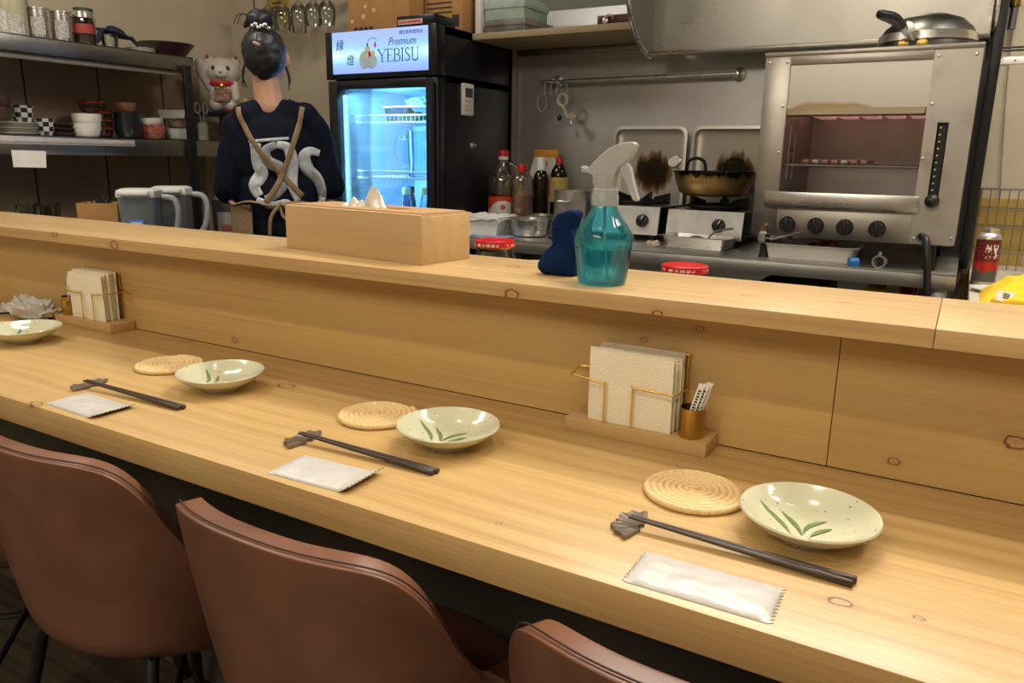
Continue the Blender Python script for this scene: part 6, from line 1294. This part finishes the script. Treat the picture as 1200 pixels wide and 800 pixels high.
blob('hair', [('e', (HX, -.012, 1.456), (.073, .083, .082)), ('e', (HX + .002, -.036, 1.432), (.066, .056, .064)), ('c', (HX, -.045, 1.395), .034, (HX - .002, -.040, 1.385), .028), ('c', (HX - .010, -.030, 1.525), .026, (HX - .010, -.034, 1.550), .036), ('e', (HX - .010, -.035, 1.556), (.040, .033, .027)), ('c', (HX - .035, -.03, 1.556), .016, (HX - .055, -.034, 1.530), .006), ('c', (HX + .018, -.03, 1.566), .017, (HX + .028, -.03, 1.545), .010)], hair.m, ck_, None, .005, 3, (.003, 45))
mb = MB()
for k in range(7):
    s = 1 if k % 2 else -1; rr = random.Random(k); mb.tube(spline([(HX + s * (.056 + .01 * rr.random()), -.02 + .03 * rr.random(), 1.43), (HX + s * (.070 + .01 * rr.random()), -.02 + .02 * rr.random(), 1.38), (HX + s * (.062 + .02 * rr.random()), -.015, 1.33 + .02 * rr.random())], 5), [.0026] * 8 + [.001] * 3, 6)
for s, e in ((-1, .090), (-1, .078)): mb.tube(spline([(HX - .035, -.03, 1.562), (HX - e * .8, -.03, 1.568), (HX - e, -.03, 1.535)], 5), .0016, 6)
mb.build('loose_strands', hair.m, ck_)
mb = MB()
for k in range(6): mb.ell((HX - .026 + k * .010, -.074 + .004 * abs(k - 2.5), 1.528 + .006 * math.sin(k * 2.1)), (.008, .006, .007), 10)
mb.build('hair_clip', M['steel_bright'], ck_)
MB().ell((HX - .012, -.098, 1.470), (.013, .004, .006), 12, M=Ry(.4)).build('hair_pin', plain('pinkish_pin', (.45, .33, .30), .4), ck_)
shirt = plain('black_shirt', (.0055, .008, .017), .9, 0, .2, 30, 0, .12)
sh = [('c', (-.085, -.016, 1.243), .054, (.100, -.016, 1.243), .054), ('e', (.002, -.010, 1.125), (.140, .104, .17)), ('e', (.002, -.008, .97), (.138, .108, .17)), ('e', (.0, -.008, .86), (.138, .108, .10)), ('c', (-.120, -.012, 1.208), .055, (-.160, -.006, 1.005), .056), ('c', (.130, -.012, 1.208), .055, (.176, -.006, 1.020), .054), ('c', (-.05, -.02, 1.262), .048, (.05, -.02, 1.262), .048)]
so = blob('t_shirt', sh, shirt, ck_, None, .006, 7)
bmh = bmesh.new(); bmh.from_mesh(so.data)      # open the neck
for co, no in (((0, 0, 1.298), (-.05, .1, 1)),):
    bmesh.ops.bisect_plane(bmh, geom=bmh.verts[:] + bmh.edges[:] + bmh.faces[:], plane_co=co, plane_no=Vector(no).normalized(), clear_outer=True)
bmh.to_mesh(so.data); bmh.free()
for v in so.data.vertices:
    v.co += v.normal * (.006 * noise.noise(Vector((v.co.x * 17 + v.co.z * 6, v.co.y * 12, v.co.z * 8))) + .003 * noise.noise(Vector((v.co.x * 40, v.co.y * 30, v.co.z * 14))))
bv = BVHTree.FromPolygons([v.co.copy() for v in so.data.vertices], [tuple(p.vertices) for p in so.data.polygons])
def on_back(x, z, off=.004):
    h = bv.ray_cast(Vector((x, -1, z)), Vector((0, 1, 0)))
    return h[0] + Vector((0, -off, 0)) if h[0] is not None else Vector((x, -.06, z))
def ribbon(pts, w, off=.004, m=None, name='strap', n=6, parent=ck_):
    P = spline([Vector((p[0], p[1], 0)) for p in pts], n); ws = w if callable(w) else (lambda q: w); mb = MB(); L = []
    for i, p in enumerate(P):
        t = (P[min(i + 1, len(P) - 1)] - P[max(i - 1, 0)]).normalized(); nn = Vector((-t.y, t.x, 0)); q = i / (len(P) - 1); hw = ws(q) / 2
        L.append([mb.bm.verts.new(on_back(p.x + nn.x * hw * s, p.y + nn.y * hw * s, off)) for s in (-1, -.33, .33, 1)])
    for a, b in zip(L, L[1:]):
        for k in range(3): mb.bm.faces.new((a[k], a[k + 1], b[k + 1], b[k]))
    if name is None: return mb
    o = mb.build(name, m, parent); bake(o, [('SOLIDIFY', {'thickness': .0018, 'offset': 0})]); return o
M['print_white'] = plain('shirt_print', (.50, .54, .60), .8, 0, .25, 40); M['print_grey'] = plain('shirt_print_grey', (.26, .28, .32), .8, 0, .3, 60)
# abstract swirling lettering printed on the back
for pts, w0, w1, mm in [([(-.075, 1.163), (.055, 1.176)], .008, .010, 'print_white'), ([(-.055, 1.155), (-.050, 1.10), (-.040, 1.06), (-.066, 1.02), (-.050, .985)], .030, .044, 'print_white'),
    ([(-.072, 1.152), (-.035, 1.150)], .012, .016, 'print_white'), ([(.015, 1.155), (-.020, 1.135), (-.015, 1.10), (.025, 1.075), (.030, 1.03), (.0, .99), (-.030, .975)], .022, .040, 'print_grey'), ([(.015, 1.155), (.050, 1.145), (.062, 1.10), (.058, 1.03), (.075, .97)], .020, .038, 'print_white'),
    ([(.150, 1.128), (.120, 1.135), (.100, 1.115), (.110, 1.075), (.140, 1.04), (.152, .99), (.140, .955)], .020, .040, 'print_white'), ([(-.060, .975), (-.01, .955), (.04, .962), (.05, .93)], .018, .028, 'print_white')]:
    ribbon(pts, (lambda q, a=w0, b=w1: a + (b - a) * math.sin(PI * q)), .0025, M[mm], 'shirt_print')
ribbon([(-.108, 1.275), (-.098, 1.23), (-.045, 1.14), (.03, 1.055), (.09, .985)], .017, .006, M['tan'], 'apron_strap')
ribbon([(.100, 1.28), (.088, 1.22), (.055, 1.12), (.015, 1.03), (-.03, .965)], .017, .008, M['tan'], 'apron_strap')
mb = MB()     # apron wrapped around the hips, open at the back
def apf(u, v):
    a = math.radians(-62 + (304) * u); r = 1 + .05 * noise.noise(Vector((u * 9, v * 2, 1)))
    z = .985 - .42 * v - (.05 * max(0, abs(u - .5) - .3) * 5 if v < .05 else 0)
    return ((.160 + .012 * v) * r * math.cos(a), -.006 + (.122 + .012 * v) * r * math.sin(a) , z)
mb.surf(apf, 72, 16); o = mb.build('apron', M['tan'], ck_, ang=70); bake(o, [('SOLIDIFY', {'thickness': .003})])
mb = MB(); mb.tube([(  .162 * math.cos(a * PI / 20), -.006 + .128 * math.sin(a * PI / 20), .962 + .006 * math.sin(a)) for a in range(40)], .008, 8, True, flat=.5); mb.tube(spline([(.02, -.138, .962), (.05, -.158, .95), (.052, -.155, .915), (.03, -.150, .92), (.02, -.138, .955)], 6), .006, 8); mb.tube(spline([(.02, -.138, .96), (-.01, -.150, .92), (-.018, -.150, .86)], 6), .006, 8); mb.build('apron_belt', M['tan'], ck_)
blob('trousers', [('e', (0, -.010, .80), (.140, .106, .12)), ('c', (-.074, 0, .77), .092, (-.081, .010, .385), .064), ('c', (-.081, .010, .385), .062, (-.084, -.012, .03), .052), ('c', (.074, 0, .77), .092, (.081, .012, .385), .064), ('c', (.081, .012, .385), .062, (.084, -.010, .03), .052)], plain('navy_trousers', (.012, .016, .035), .8), ck_, None, .007, 4)
for s in (-1, 1):
    blob('shoe', [('c', (s * .083, -.035, -.024), .046, (s * .092, .110, -.034), .040), ('e', (s * .086, .03, -.048), (.044, .11, .022))], M['black'], ck_, None, .006, 3)
SCL = .942
for ch in ck_.children:
    ch.data.transform(T(0, 0, 1.13 * (1 - SCL)) @ Matrix.Scale(SCL, 4))
    if ch.name.startswith(('shoe', 'body')):
        for v in ch.data.vertices: v.co.z = max(.0015, v.co.z)
for o in bpy.data.objects:
    if '_w' in o: del o['_w']
